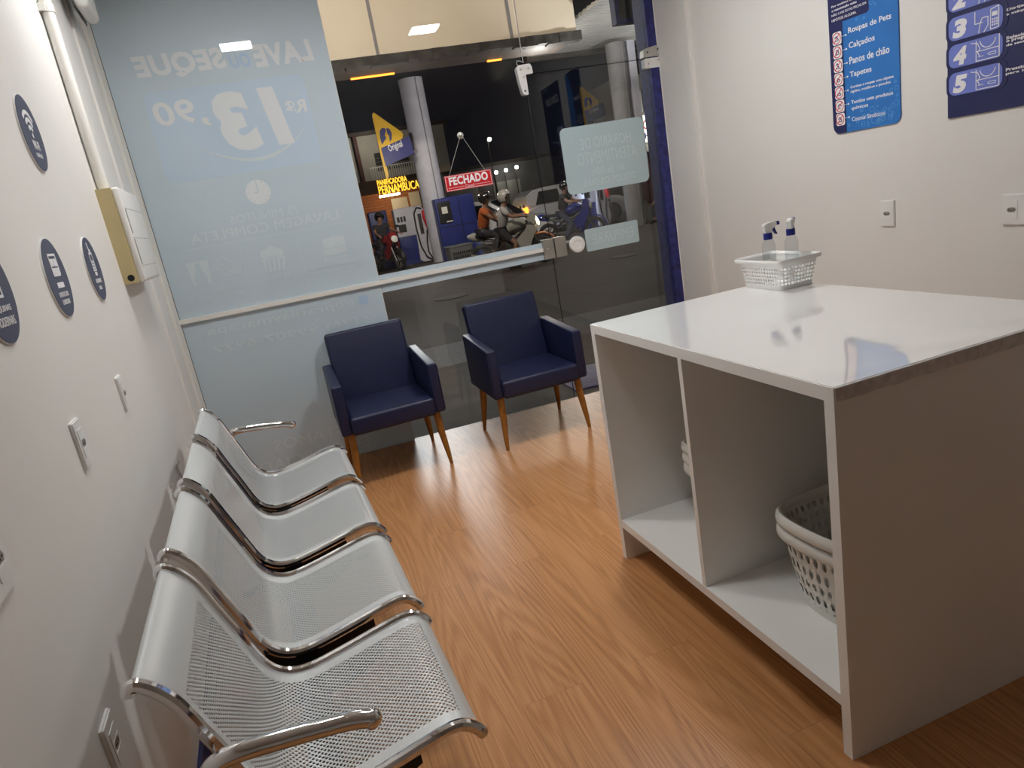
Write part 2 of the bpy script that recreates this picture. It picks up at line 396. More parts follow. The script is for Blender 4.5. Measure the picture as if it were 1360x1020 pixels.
def text(s, m, parent, x0, x1, z0, z1, y=0., mirror=False, bold=.0, slant=0., name='lettering', thick=.0008, rotz=0., yflip=False, M4=None):
    """lettering in the parent's x-z plane, fitted to the box; y is its front face, facing -y (read along +x)"""
    shifts = [(0., 0.)]
    if 'M' in s and bold > 0:      # M self-overlaps when fattened: lay slightly shifted layers instead
        shifts = [(-bold*.55, 0.), (bold*.55, .00012)]; bold = 0.
    me = text_verts(s, bold)
    xs = [v.co.x for v in me.vertices]; ys = [v.co.y for v in me.vertices]
    a, b, c, d = min(xs), max(xs), min(ys), max(ys)
    bm = bmn(); bm.from_mesh(me); bpy.data.meshes.remove(me)
    if len(shifts) > 1:
        base = bm.faces[:]; dupd = bmesh.ops.duplicate(bm, geom=base+bm.verts[:]+bm.edges[:])
        new = {g for g in dupd['geom'] if isinstance(g, bmesh.types.BMVert)}
        for v in bm.verts: v.co.x += shifts[1][0] if v in new else shifts[0][0]; v.co.z = shifts[1][1] if v in new else 0.
    ret = bmesh.ops.extrude_face_region(bm, geom=bm.faces[:])
    up = {v for v in ret['geom'] if isinstance(v, bmesh.types.BMVert)}
    for v in bm.verts:
        t = (v.co.x-a)/(b-a); w = (v.co.y-c)/(d-c)
        x = x0+(x1-x0)*t + slant*(z1-z0)*(w-.5)
        if mirror: x = x0+x1-x
        z = z0+(z1-z0)*w
        p = Vector((x, y-v.co.z if v in up else y+thick-v.co.z, z))
        v.co = M4 @ p if M4 is not None else p
    return obj(name, bm, m, parent, smooth=False)

def rotz(a): return Matrix.Rotation(a, 4, 'Z')

# ------------------------------------------------------------------ room frames
A = math.radians(2.975)       # right wall and counter
B = math.radians(4.803)       # left wall
G = 4.374                     # inner face of the shop front
H = 2.80
cx = Vector((math.cos(A), math.sin(A), 0)); cy = Vector((-math.sin(A), math.cos(A), 0))
lx = Vector((math.cos(B), math.sin(B), 0)); ly = Vector((-math.sin(B), math.cos(B), 0))
LW = Vector((-.842, G, 0)); RW = Vector((2.403, G, 0))
def lw(along, out=0., z=0.): return LW + ly*along + lx*out + Vector((0, 0, z))
def rw(along, out=0., z=0.): return RW + cy*along - cx*out + Vector((0, 0, z))
YB = -3.4
pl = LW + ly*((YB-G)/ly.y); pr = RW + cy*((YB-G)/cy.y)

# floor, ceiling, walls
bm = bmn()
inv = rotz(-A)
top = [(inv @ p) for p in (Vector((pl.x-.05, YB, 0)), Vector((pr.x+.05, YB, 0)), Vector((RW.x+.03, G+.03, 0)), Vector((LW.x-.03, G+.03, 0)))]
tv = [bm.verts.new(p) for p in top]; bv = [bm.verts.new(p-Vector((0, 0, .12))) for p in top]
bm.faces.new(tv); bm.faces.new(bv[::-1])
for k in range(4): bm.faces.new((tv[k], bv[k], bv[(k+1) % 4], tv[(k+1) % 4]))
struct('floor', bm, 'floor', rot=(0, 0, A))
bm = bmn(); bx(bm, pl.x-.9, 3.1, YB-.1, G+.25, H, H+.12); struct('ceiling', bm, 'ceil')
L_l = (G+.16-YB)/ly.y
bm = bmn(); bx(bm, -.15, 0, -L_l, .13, 0, H); struct('wall_left', bm, 'wall', loc=LW, rot=(0, 0, B))
bm = bmn(); bx(bm, 0, .15, -L_l, .0, 0, H); struct('wall_right', bm, 'wall', loc=RW, rot=(0, 0, A))
bm = bmn(); bx(bm, pl.x-.1, pr.x+.1, YB-.12, YB, 0, H); struct('wall_back', bm, 'wall')
# raised strips on the side walls by the shop front
bm = bmn(); bx(bm, 0, .010, -.51, -.235, 0, H); struct('trim_1', bm, 'wall', loc=LW, rot=(0, 0, B))
bm = bmn(); bx(bm, -.022, 0, -.385, -.345, 0, H); struct('trim_2', bm, 'wall', loc=RW, rot=(0, 0, A))
bm = bmn(); bx(bm, 0, .012, -L_l, -.51, 0, .075); struct('baseboard_left', bm, 'navy', loc=LW, rot=(0, 0, B))
bm = bmn(); bx(bm, -.012, 0, -L_l, -.39, 0, .075); struct('baseboard_right', bm, 'navy', loc=RW, rot=(0, 0, A))
# aluminium frame and bar of the shop front
bm = bmn(); bx(bm, -.850, -.8185, 4.275, G+.012, 0, H); bx(bm, -.8185, -.8145, 4.355, G+.004, 0, H)
struct('trim_3', bm, 'alu')
bm = bmn(); bx(bm, -.8185, -.8125, G-.006, G+.014, 0, H); struct('trim_4', bm, 'gasket')
bm = bmn(); bx(bm, -.842, 1.428, G-.022, G-.001, 1.034, 1.059); struct('trim_5', bm, 'alu')
# panes
bm = bmn(); bx(bm, -.812, 1.486, G, G+.008, .0, H); struct('window_1', bm, 'glass')
bm = bmn(); bx(bm, 1.497, 2.338, G, G+.008, 2.114, H); struct('window_2', bm, 'glass')
door = tag(bpy.data.objects.new('door_1', None), kind='structure'); COL.objects.link(door); door.location = (2.338, G, 0)
bm = bmn(); bx(bm, 1.494-2.338, -.002, 0, .008, .012, 2.106); obj('pane', bm, 'glass', door, smooth=False)
bm = bmn(); bx(bm, 1.492-2.338, 1.495-2.338, -.0005, .0085, .012, 2.106); bx(bm, 1.492-2.338, -.002, -.0005, .0085, 2.106, 2.109); obj('edge', bm, 'gasket', door, smooth=False)
bm = bmn()
prism(bm, rrect(1.512-2.338, 1.588-2.338, .981, 1.108, .004), -.026, .03); obj('lock_case', bm, 'lockm', door)
bm = bmn(); lathe(bm, [(.026, 0), (.026, .03), (.050, .034), (.054, .042), (.054, .052), (.049, .060), (.030, .061), (.026, .057), (.0, .056)], 36, Matrix.Translation((1.655-2.338, 0, 1.040)) @ Matrix.Rotation(PI/2, 4, 'X'), caps=False)
obj('knob', bm, 'white', door)
bm = bmn(); prism(bm, rrect(2.300-2.338, 2.425-2.338, 2.045, 2.105, .008), -.022, .03)
h = obj('hinge', bm, 'white', door)
bm = bmn()
for x, z in ((2.325, 2.072), (2.398, 2.088)): lathe(bm, [(.005, 0), (.005, .003)], 10, Matrix.Translation((x-2.338, -.022, z)) @ Matrix.Rotation(PI/2, 4, 'X'))
obj('screw', bm, 'steel', h)
# fixed fittings on the panes
f = thing('glass_hinge_plate', 'grey metal hinge plate clamped on the glass above the white hinge of the door', 'hinge', (2.30, G, 2.11))
bm = bmn(); prism(bm, [(-.006, .002), (.135, .002), (.130, .055), (.105, .068), (.02, .055), (.0, .045)], -.022, .03); obj('plate', bm, 'steel', f)
for x, z in ((.025, .03), (.10, .042)):
    bm = bmn(); lathe(bm, [(.006, 0), (.006, .003)], 10, Matrix.Translation((x, -.022, z)) @ Matrix.Rotation(PI/2, 4, 'X')); obj('screw', bm, 'dark', f)
f = thing('glass_corner_patch', 'white L-shaped corner fitting on the glass at the top of the door', 'glass fitting', (1.49, G, 2.0))
bm = bmn(); prism(bm, [(-.012, -.006), (.004, -.006), (.004, .108), (.052, .112), (.050, .150), (.040, .168), (-.035, .166), (-.048, .150), (-.043, .08), (-.034, .01), (-.026, -.004)], -.020, .028); obj('patch', bm, 'white', f)
for x, z in ((-.022, .142), (.026, .142), (-.012, .095), (-.016, .016)):
    bm = bmn(); lathe(bm, [(.006, 0), (.006, .003)], 10, Matrix.Translation((x, -.020, z)) @ Matrix.Rotation(PI/2, 4, 'X')); obj('screw', bm, 'dark' if z < .05 else 'steel', f)
bm = bmn(); tube(bm, [(1.468, G-.012, 2.155), (1.448, G-.014, 2.175), (1.452, G-.014, 2.192), (1.475, G-.012, 2.19), (1.493, G-.01, 2.178), (1.492, G-.006, 2.25), (1.497, G-.005, 2.5), (1.503, G-.005, H)], .003, 6)
tag(obj('alarm_wire', bm, 'wire'), 'thin grey wire running up the glass from the white corner fitting', 'wire')
f = thing('strike_plate', 'brown-grey metal strike box at the end of the white bar', 'lock', (1.428, G, .98))
bm = bmn(); prism(bm, rrect(.002, .074, .001, .127, .004), -.026, .03); obj('case', bm, 'lockm', f)
bm = bmn(); lathe(bm, [(.006, 0), (.006, .003)], 12, Matrix.Translation((.03, -.026, .068)) @ Matrix.Rotation(PI/2, 4, 'X')); obj('screw', bm, 'steel', f)
# blue jamb of the shop front, right
bm = bmn(); bx(bm, 2.340, 2.3985, G-.02, G+.14, -.05, H); struct('trim_6', bm, 'jamb')
bm = bmn(); bx(bm, 2.399, 2.56, G-.02, G+.16, -.05, H); struct('wall_front', bm, 'wall')

# ------------------------------------------------------------------ frosted film on the left pane, lettering read from the street
YF = G-.0035
film = thing('window_film', 'pale blue frosted film with mirrored price advert covering the left half of the shop window', 'window film', (0, YF, 0))
bm = bmn(); prism(bm, [(-.812, .0), (.352, .0), (.352, H-.01), (-.812, H-.01)], .0, .0025); obj('sheet', bm, 'film', film, smooth=False)
bm = bmn(); prism(bm, [(.3515, .006), (.3545, .006), (.3545, H-.01), (.3515, H-.01)], -.0012, .0028); obj('edge', bm, 'alu', film, smooth=False)
bm = bmn(); prism(bm, rrect(-.668, .185, 1.80, 2.278, .045), -.0008, 0); obj('price_panel', bm, 'film_panel', film, smooth=False)
T = lambda s, x0, x1, z0, z1, m='film_text', **k: text(s, m, film, x0, x1, z0, z1, y=-.0018, mirror=True, **k)
T('LAVE', -.055, .262, 2.335, 2.452, bold=.045, slant=.12)
T('OU', -.185, -.075, 2.345, 2.42, m='film_ou', bold=.04, slant=.1)
T('SEQUE', -.668, -.205, 2.335, 2.462, bold=.045, slant=.12)
T('13', -.33, .03, 1.915, 2.235, bold=.06, slant=.16)
T(',', -.405, -.365, 2.07, 2.12, bold=.05, slant=.3)
T('90', -.64, -.425, 2.10, 2.225, bold=.02, slant=.12)
T('R$', .050, .165, 2.065, 2.145, bold=.035)
T('POR', .085, .140, 2.162, 2.180, m='film_text2')
bm = bmn()
arc = [(-.47+.60*t, 1.975-.40*t*(1-t)*(1+.35*t)+.02*t*t, .0015+.009*math.sin(PI*t**1.3)) for t in [i/20 for i in range(21)]]
prism(bm, [(x, z+w_) for x, z, w_ in arc]+[(x, z-w_) for x, z, w_ in arc[::-1]], -.0016, -.0009)
obj('swoosh', bm, 'film_text2', film, smooth=False)
bm = bmn(); prism(bm, circ(-.211, 1.686, .068), -.0014, -.0002); ck = obj('clock_icon', bm, 'film_text', film, smooth=False)
bm = bmn(); line(bm, [(-.211, 1.735), (-.211, 1.686), (-.232, 1.686)], .005, -.0020, -.0013)
for k in range(12):
    a = PI/6*k; line(bm, [(-.211+.053*math.cos(a), 1.686+.053*math.sin(a)), (-.211+.061*math.cos(a), 1.686+.061*math.sin(a))], .004, -.0020, -.0013)
obj('clock_hand', bm, 'film', ck, smooth=False)
T('75 MINUTOS', -.40, -.016, 1.535, 1.58, m='film_text2', bold=.0)
T('LAVAGEM COMPLETA', -.633, .20, 1.463, 1.517, m='film_text2', bold=.016)
bm = bmn(); line(bm, [(-.704, 1.436), (.265, 1.436)], .003, -.0016, -.0004); line(bm, [(-.387, 1.393), (-.387, 1.093)], .0025, -.0016, -.0004); line(bm, [(-.063, 1.393), (-.063, 1.093)], .0025, -.0016, -.0004)
obj('rule_line', bm, 'film_text2', film, smooth=False)
bm = bmn()
line(bm, [(-.70, 1.362), (-.575, 1.362)], .006, -.0016, -.0004)
prism(bm, [(-.695, 1.36), (-.648, 1.36), (-.655, 1.31), (-.672, 1.275), (-.670, 1.235), (-.685, 1.235), (-.69, 1.28)], -.0016, -.0004)
prism(bm, [(-.625, 1.36), (-.580, 1.36), (-.585, 1.28), (-.590, 1.235), (-.605, 1.235), (-.602, 1.275), (-.62, 1.31)], -.0016, -.0004)
obj('curtain_icon', bm, 'film_text2', film, smooth=False)
bm = bmn(); ring(bm, -.435, 1.290, .024, .004, -.0016, -.0004); ring(bm, -.435, 1.290, .011, .004, -.0016, -.0004)
line(bm, [(-.545, 1.315), (-.455, 1.270)], .004, -.0016, -.0004); line(bm, [(-.555, 1.325), (-.52, 1.325)], .004, -.0016, -.0004)
line(bm, [(-.42, 1.31), (-.50, 1.37), (-.525, 1.36), (-.525, 1.335), (-.455, 1.28)], .004, -.0016, -.0004); line(bm, [(-.545, 1.315), (-.50, 1.262), (-.435, 1.266)], .004, -.0016, -.0004)
obj('rug_icon', bm, 'film_text2', film, smooth=False)
bm = bmn()
for x, z, r, d_ in ((-.262, 1.335, .028, 0), (-.222, 1.345, .033, .0003), (-.182, 1.332, .026, .0006)): prism(bm, circ(x, z, r, 16), -.0016-d_, -.0004)
for k in range(5): prism(bm, [(-.285+.028*k, 1.297), (-.268+.028*k, 1.297), (-.272+.024*k, 1.232), (-.284+.024*k, 1.232)], -.0016, -.0004)
line(bm, [(-.29, 1.303), (-.155, 1.303)], .009, -.0016, -.0004)
obj('laundry_icon', bm, 'film_text2', film, smooth=False)
bm = bmn(); prism(bm, rrect(.075, .205, 1.305, 1.365, .008), -.0016, -.0004); prism(bm, rrect(.06, .205, 1.262, 1.30, .012), -.0016, -.0004)
prism(bm, rrect(.065, .075, 1.236, 1.27, .003), -.0016, -.0004); prism(bm, rrect(.185, .195, 1.236, 1.27, .003), -.0016, -.0004)
obj('bed_icon', bm, 'film_text2', film, smooth=False)
T('LAVAMOS', -.60, -.485, 1.180, 1.203, m='film_text2', bold=.01)
T('TAPETES E CORTINAS', -.685, -.425, 1.140, 1.163, m='film_text2', bold=.01)
T('25 PEÇAS', -.305, -.150, 1.185, 1.212, m='film_text2', bold=.01)
T('POR CICLO', -.32, -.140, 1.140, 1.165, m='film_text2', bold=.01)
T('MÁQUINAS ESPECIAIS PARA', -.02, .24, 1.192, 1.207, m='film_text2')
T('EDREDONS E COBERTORES', -.02, .225, 1.166, 1.181, m='film_text2')
T('@pratilavmacapa', -.69, .175, .925, .990, m='film_text2', bold=.012)
T('(96) 99907-6977', -.69, .175, .815, .872, m='film_text2', bold=.012)
bm = bmn(); prism(bm, rrect(.205, .262, .935, .99, .014), -.0016, -.0004); ring(bm, .2335, .9625, .016, .004, -.0022, -.0015); obj('camera_icon', bm, 'film_ou', film, smooth=False)
bm = bmn(); ring(bm, .24, .85, .032, .006, -.0016, -.0004); line(bm, [(.222, .862), (.232, .845), (.248, .838)], .01, -.0016, -.0004); obj('phone_icon', bm, 'film_text2', film, smooth=False)
T('ESTAMOS', -.50, -.02, .155, .222, m='film_text2', bold=.014)
T('EM', -.02, .065, .045, .112, m='film_text2', bold=.014)
T('NICIAD', -.62, -.23, .035, .105, m='film_text2', bold=.014)
# strips above and below the bar on the clear pane
for zz, nm in (((1.060, 1.090), 'above'), ((.981, 1.032), 'below')):
    bm = bmn(); prism(bm, [(.356, zz[0]), (1.486, zz[0]), (1.486, zz[1]), (.356, zz[1])], .0, .0018)
    tag(obj('film_strip', bm, 'film', loc=(0, G-.0024, 0), smooth=False), 'narrow pale blue film strip on the clear glass just %s the white bar' % nm, 'window film')
# stickers on the door
s1 = thing('opening_hours_sticker', 'large pale blue sticker with mirrored opening hours on the glass door', 'sticker', (1.955, G-.0022, 1.56))
bm = bmn(); prism(bm, rrect(-.292, .292, -.206, .206, .035), 0, .0015); obj('sheet', bm, 'sticker', s1, smooth=False)
TS = lambda s, p, x0, x1, z0, z1, **k: text(s, 'sticker_text', p, x0, x1, z0, z1, y=-.0012, mirror=True, **k)
TS('HORÁRIO DE', s1, -.165, .195, .060, .145, bold=.012)
TS('ATENTIMENTO', s1, -.195, .225, -.035, .040, bold=.01)
TS('6h às 00h', s1, -.105, .120, -.108, -.060, bold=.006)
TS('TODOS OS DIAS', s1, -.175, .195, -.172, -.128, bold=.006)
s2 = thing('push_sticker', 'small pale blue sticker with mirrored word for push beside the white knob', 'sticker', (1.929, G-.0022, 1.047))
bm = bmn(); prism(bm, rrect(-.193, .193, -.073, .073, .012), 0, .0015); obj('sheet', bm, 'sticker', s2, smooth=False)
TS('EMPURRE', s2, -.145, .155, -.033, .035, bold=.01)
# FECHADO sign
sg = thing('closed_sign', 'red FECHADO sign hanging by a string from a suction cup on the window', 'sign', (1.024, G-.006, 1.552))
bm = bmn(); prism(bm, rrect(-.150, .150, -.047, .047, .004), -.003, .002); obj('board', bm, 'red', sg, smooth=False)
text('FECHADO', 'pwhite', sg, -.125, .125, -.014, .037, y=-.0042, bold=.04)
text('Closed', 'pwhite', sg, -.028, .028, -.037, -.020, y=-.0042, bold=.0)
bm = bmn()
for a, b in (((-.145, .042), (.145, .042)), ((.145, .042), (.145, -.042)), ((.145, -.042), (-.145, -.042)), ((-.145, -.042), (-.145, .042))): line(bm, [a, b], .004, -.0038, -.0028)
line(bm, [(-.135, -.028), (-.035, -.028)], .003, -.0038, -.0028); line(bm, [(.035, -.028), (.135, -.028)], .003, -.0038, -.0028)
obj('border_line', bm, 'pinkw', sg, smooth=False)
bm = bmn(); tube(bm, [(-.118, -.004, .046), (-.006, -.010, .262)], .0014, 6); tube(bm, [(.112, -.004, .046), (.006, -.010, .262)], .0014, 6); obj('string', bm, 'wire', sg)
cupo = thing('suction_cup', 'clear suction cup stuck to the window holding the string of the red sign', 'hook', (1.024, G, 1.82))
bm = bmn(); lathe(bm, [(.021, .0005), (.019, .004), (.009, .008), (.006, .014), (.009, .017), (.008, .021), (0.001, .022)], 20, Matrix.Rotation(PI/2, 4, 'X'), caps=False); obj('cup', bm, 'steel', cupo)

# ------------------------------------------------------------------ left wall: stickers, sockets, box, conduit
# local frame of wall things: x along the wall (away from the shop front when turned), y = out of wall reversed, so lettering faces the room
LROT = B + PI/2                # local +x = towards the shop front, local -y = into the room
def left_round(along, z, label, icon, lines):
    t = thing('round_wall_sign', label, 'wall sign', lw(along, .0, z), LROT, 'round service signs on the left wall')
    bm = bmn(); lathe(bm, [(.1045, 0), (.1045, .0045), (.1035, .005)], 48, Matrix.Rotation(PI/2, 4, 'X')); obj('backing', bm, 'white', t)
    bm = bmn(); lathe(bm, [(.1025, .0048), (.1025, .0062)], 48, Matrix.Rotation(PI/2, 4, 'X')); obj('face', bm, 'slate', t)
    bm = bmn(); icon(bm); obj('icon', bm, 'pwhite', t, smooth=False)
    for s, x0, x1, z0, z1 in lines: text(s, 'pwhite', t, x0, x1, z0, z1, y=-.0072, bold=.025)
    return t
D0, D1 = -.0070, -.0060
def arcpts(cx_, cz_, r, a0, a1, n=14): return [(cx_+r*math.cos(math.radians(a0+(a1-a0)*i/n)), cz_+r*math.sin(math.radians(a0+(a1-a0)*i/n))) for i in range(n+1)]
def ic_wifi(bm):
    for r in (.022, .042, .062): line(bm, arcpts(0, -.005, r, 45, 135), .011, D0, D1)
    prism(bm, circ(0, -.006, .007, 14), D0, D1)
def ic_bed(bm):
    line(bm, [(-.035, .01), (-.035, .06), (.035, .06), (.035, .01)], .006, D0, D1)
    prism(bm, rrect(-.030, -.002, .030, .050, .004), D0, D1); prism(bm, rrect(.002, .030, .030, .050, .004), D0, D1)
    for k in range(5): prism(bm, rrect(-.034+.014*k, -.022+.014*k, .004, .026, .002), D0, D1)
    prism(bm, rrect(-.034, .034, -.026, -.012, .004), D0, D1)
def ic_pay(bm):
    line(bm, [(-.012, .082), (0, .052), (.010, .06)], .008, D0, D1)
    line(bm, [(-.02, .05), (-.02, -.005), (.02, -.005), (.02, .05), (-.02, .05)], .006, D0, D1)
    for k in range(3):
        for j in range(3): prism(bm, rrect(-.014+.011*k, -.006+.011*k, .0+.010*j, .007+.010*j, .001), D0, D1)
    prism(bm, rrect(-.017, .017, -.022, -.010, .002), D0, D1)
def ic_wash(bm):
    line(bm, [(-.032, -.01), (-.032, .068), (.032, .068), (.032, -.01), (-.032, -.01)], .006, D0, D1); ring(bm, 0, .022, .024, .006, D0, D1)
left_round(-2.035, 1.815, 'round dark WI-FI sign on the left wall, highest of the wall signs', ic_wifi, [('WI-FI', -.032, .032, -.045, -.020), ('GRÁTIS', -.032, .032, -.066, -.052)])
left_round(-2.29, 1.417, 'round dark sign with a bed symbol on the left wall', ic_bed, [('ROUPAS DE CAMA', -.048, .048, -.050, -.037), ('E EDREDONS', -.038, .038, -.070, -.057)])
left_round(-1.79, 1.424, 'round dark sign with a payment symbol nearest the yellowed box', ic_pay, [('PAGAMENTO', -.042, .042, -.046, -.032), ('FÁCIL', -.022, .022, -.068, -.054)])
left_round(-2.80, 1.412, 'round dark machines sign cut off by the left edge of the photo', ic_wash, [('MÁQUINAS', -.055, .055, -.042, -.024), ('MODERNAS', -.055, .055, -.068, -.050)])

def socket_plate(loc, rz, label, wide=.076, gangs=1, outlet=True, group=None):
    t = thing('socket_plate', label, 'wall socket', loc, rz, group)
    bm = bmn(); W = wide*gangs if gangs > 1 else wide
    W = .150 if gangs == 2 else .076
    prism(bm, rrect(-W/2, W/2, -.057, .057, .003, 3), -.0085, 0)
    bmesh.ops.bevel(bm, geom=[e for e in bm.edges if all(abs(v.co.y+.0085) < 1e-5 for v in e.verts)], offset=.003, segments=2, affect='EDGES')
    obj('plate', bm, 'white', t)
    for g in range(gangs):
        ox = (g-(gangs-1)/2)*.072
        bm = bmn(); bx(bm, ox-.0215, ox+.0215, -.0100, -.0080, -.034, .034); md = obj('module', bm, 'white', t, smooth=False)
        bm = bmn(); line(bm, [(ox-.021, .0105), (ox+.021, .0105)], .0012, -.0104, -.0098); line(bm, [(ox-.021, -.0125), (ox+.021, -.0125)], .0012, -.0104, -.0098); obj('joint', bm, 'pwhite', md, smooth=False)
        bm = bmn(); prism(bm, [(ox-.0185, 0), (ox-.012, .0085), (ox+.012, .0085), (ox+.0185, 0), (ox+.012, -.0085), (ox-.012, -.0085)], -.0103, -.0096); ou = obj('outlet', bm, 'lockm', md, smooth=False)
        bm = bmn()
        for dx, dz in ((-.009, 0), (0, -.003), (.009, 0)): prism(bm, circ(ox+dx, dz, .0024, 10), -.0107, -.0101)
        obj('pin_hole', bm, 'black', md, smooth=False)
    return t
socket_plate(lw(-2.59, 0, 1.036), LROT, 'white socket plate on the left wall above the third bench seat')
socket_plate(lw(-1.975, 0, 1.032), LROT, 'white socket plate on the left wall closest to the shop window')
socket_plate(lw(-3.06, 0, .545), LROT, 'white socket plate low on the left wall behind the nearest bench seat')
socket_plate(lw(-3.262, 0, 1.025), LROT, 'white double socket plate cut by the left edge of the photo', gangs=2)
RROT = A - PI/2
socket_plate(rw(-1.763, 0, 1.053), RROT, 'white socket plate on the right wall above the small basket')
socket_plate(rw(-2.364, 0, 1.048), RROT, 'white double socket plate on the right wall under the numbered board', gangs=2)

cb = thing('intercom_box', 'white wall box with a yellowed plastic side under the conduit', 'wall box', lw(-1.28, 0, 1.343), LROT)
bm = bmn(); prism(bm, [(0, 0), (.44, 0), (.50, .0), (.50, .37), (0, .37)], -.055, 0); obj('housing', bm, 'yellowed', cb)
bm = bmn(); rbox(bm, (.255, -.067, .185), (.50, .030, .372), .012, 2); obj('cover', bm, 'white', cb)
bm = bmn(); bx(bm, .012, .50, -.0825, -.0815, .288, .290); bx(bm, .012, .50, -.0825, -.0815, .172, .174); bx(bm, .012, .50, -.0825, -.0815, .060, .062); obj('joint', bm, 'lockm', cb, smooth=False)
bm = bmn(); bx(bm, .012, .030, -.0828, -.0810, .190, .285); bx(bm, .012, .030, -.0828, -.0810, .066, .168); obj('slot', bm, 'lockm', cb, smooth=False)
bm = bmn(); lathe(bm, [(.013, 0), (.013, .002)], 20, Matrix.Translation((0, -.030, .022)) @ Matrix.Rotation(-PI/2, 4, 'Y')); obj('cable_hole', bm, 'black', cb)
cn = thing('conduit_pipe', 'cream round conduit running up the left wall from the yellowed box', 'pipe', lw(-1.215, .024, 1.714))
bm = bmn(); tube(bm, [(0, 0, 0), (0, 0, H-1.714)], .021, 16); obj('pipe', bm, 'alu', cn)
bm = bmn(); tube(bm, [(0, 0, .640), (0, 0, .668)], .0245, 16); bx(bm, -.024, .0, -.034, .034, .640, .668, rotz(B)); obj('clip', bm, 'alu', cn)
dv = thing('air_freshener', 'rounded white plastic device high in the left corner above the film', 'wall device', lw(-.52, .0, 2.53), LROT)
bm = bmn(); rbox(bm, (0, -.082, .135), (.30, .062, .27), .028, 4); obj('body', bm, 'white', dv)
bm = bmn(); rbox(bm, (0, -.050, .135), (.302, .005, .27), .003, 2); obj('seam', bm, 'dark', dv)
bm = bmn(); bx(bm, -.05, .05, -.05, 0, .12, .27); obj('bracket', bm, 'white', dv)

# ------------------------------------------------------------------ right wall posters
def board(loc, name, label, W, z0, z1, m, r):
    t = thing(name, label, 'notice board', loc, RROT)
    bm = bmn(); prism(bm, rrect(0, W, z0, z1, r), -.006, 0); obj('panel', bm, m, t, smooth=False)
    return t
p1 = board(rw(-1.472, 0, 0), 'rules_board', 'blue rounded board listing items not to wash, on the right wall', .374, 1.432, 2.36, 'pblue', .035)
PX = lambda al: -1.472-al           # along -> local x
bm = bmn(); prism(bm, [(0, 1.467), (.004, 1.45), (.016, 1.437), (.035, 1.432), (.079, 1.432), (.079, 1.905), (.215, 1.905), (.226, 1.912), (.228, 1.925), (.228, 2.2), (.3, 2.36), (.035, 2.36), (.012, 2.35), (0, 2.325)], -.0072, -.0055); obj('dark_band', bm, 'navy', p1, smooth=False)
rows = [('Roupas de Pets', .111, .340, 1.846, .030, 0), ('Calçados', .111, .253, 1.785, .030, 0), ('Panos de chão', .111, .327, 1.724, .030, 0), ('Tapetes', .111, .231, 1.663, .030, 0),
        ('Cortinas e roupas com objetos', .111, .344, 1.616, .0145, 0), ('rígidos, metálicos e pesados', .111, .328, 1.597, .0145, 0),
        ('Tecidos com produtos', .112, .339, 1.549, .020, 0), ('químicos', .112, .206, 1.523, .020, 0), ('Couros Sintéticos', .112, .298, 1.478, .019, 0)]
for s, x0, x1, zb, hh, b in rows: text(s, 'pwhite', p1, x0, x1, zb-hh*.18, zb+hh*.82, y=-.0068, bold=.015)
for s, x0, x1, zb, hh in (('Por motivos de higiene', .022, .205, 1.972, .012), ('e manutenção estas', .022, .165, 1.955, .012), ('NÃO LAVE ESTAS PEÇAS EM', .020, .215, 1.936, .014), ('HIPÓTESE ALGUMA.', .020, .162, 1.916, .014)):
    text(s, 'pwhite', p1, x0, x1, zb, zb+hh, y=-.0080, bold=.02)
text('ATENÇÃO', 'pwhite', p1, .03, .21, 2.10, 2.15, y=-.0080, bold=.03)
for k in range(7):
    z = 1.843-.0582*k
    bm = bmn(); prism(bm, rrect(.020, .072, z-.027, z+.027, .010), -.0079, -.0071); ic = obj('symbol', bm, 'pwhite', p1, smooth=False)
    bm = bmn(); ring(bm, .044, z, .0245, .0035, -.0085, -.0078); line(bm, [(.028, z-.017), (.060, z+.017)], .0035, -.0085, -.0078); obj('ban_ring', bm, 'pred', ic, smooth=False)
    bm = bmn(); q = random.Random(k)
    line(bm, [(.034, z+q.uniform(-.01, .004)), (.042, z+q.uniform(-.004, .012)), (.050, z+q.uniform(-.01, .01)), (.055, z+q.uniform(-.012, .0))], .004, -.0083, -.0077); line(bm, [(.036, z-.010), (.052, z-.010)], .003, -.0083, -.0077); obj('pictogram', bm, 'navy', ic, smooth=False)
    bm = bmn(); line(bm, [(.070, z+.002), (.096, z+.002)], .0016, -.0085, -.0058); prism(bm, circ(.097, z+.002, .0040, 10), -.0085, -.0058); obj('leader_line', bm, 'pwhite', p1, smooth=False)
bm = bmn(); q = random.Random(3)
for _ in range(34):
    x = q.uniform(.09, .362); z = 1.447+abs(q.gauss(0, .035)); r = q.uniform(.004, .012)
    if x+r < .368 and z-r > 1.438 and not (x > .345 and z < 1.46): ring(bm, x, z, r, .0013, -.0068, -.0058, 14)
for x, z, r in ((.352, 1.60, .006), (.358, 1.575, .009), (.36, 1.545, .006), (.355, 1.515, .012), (.33, 1.57, .008), (.20, 1.93+.02, .0), (.262, 1.925, .005), (.29, 1.938, .006), (.24, 1.94, .012), (.325, 1.94, .010), (.16, 1.893, .005), (.2, 1.888, .005)):
    if r: ring(bm, x, z, r, .0013, -.0068, -.0058, 14)
obj('bubble', bm, 'pcyan', p1, smooth=False)

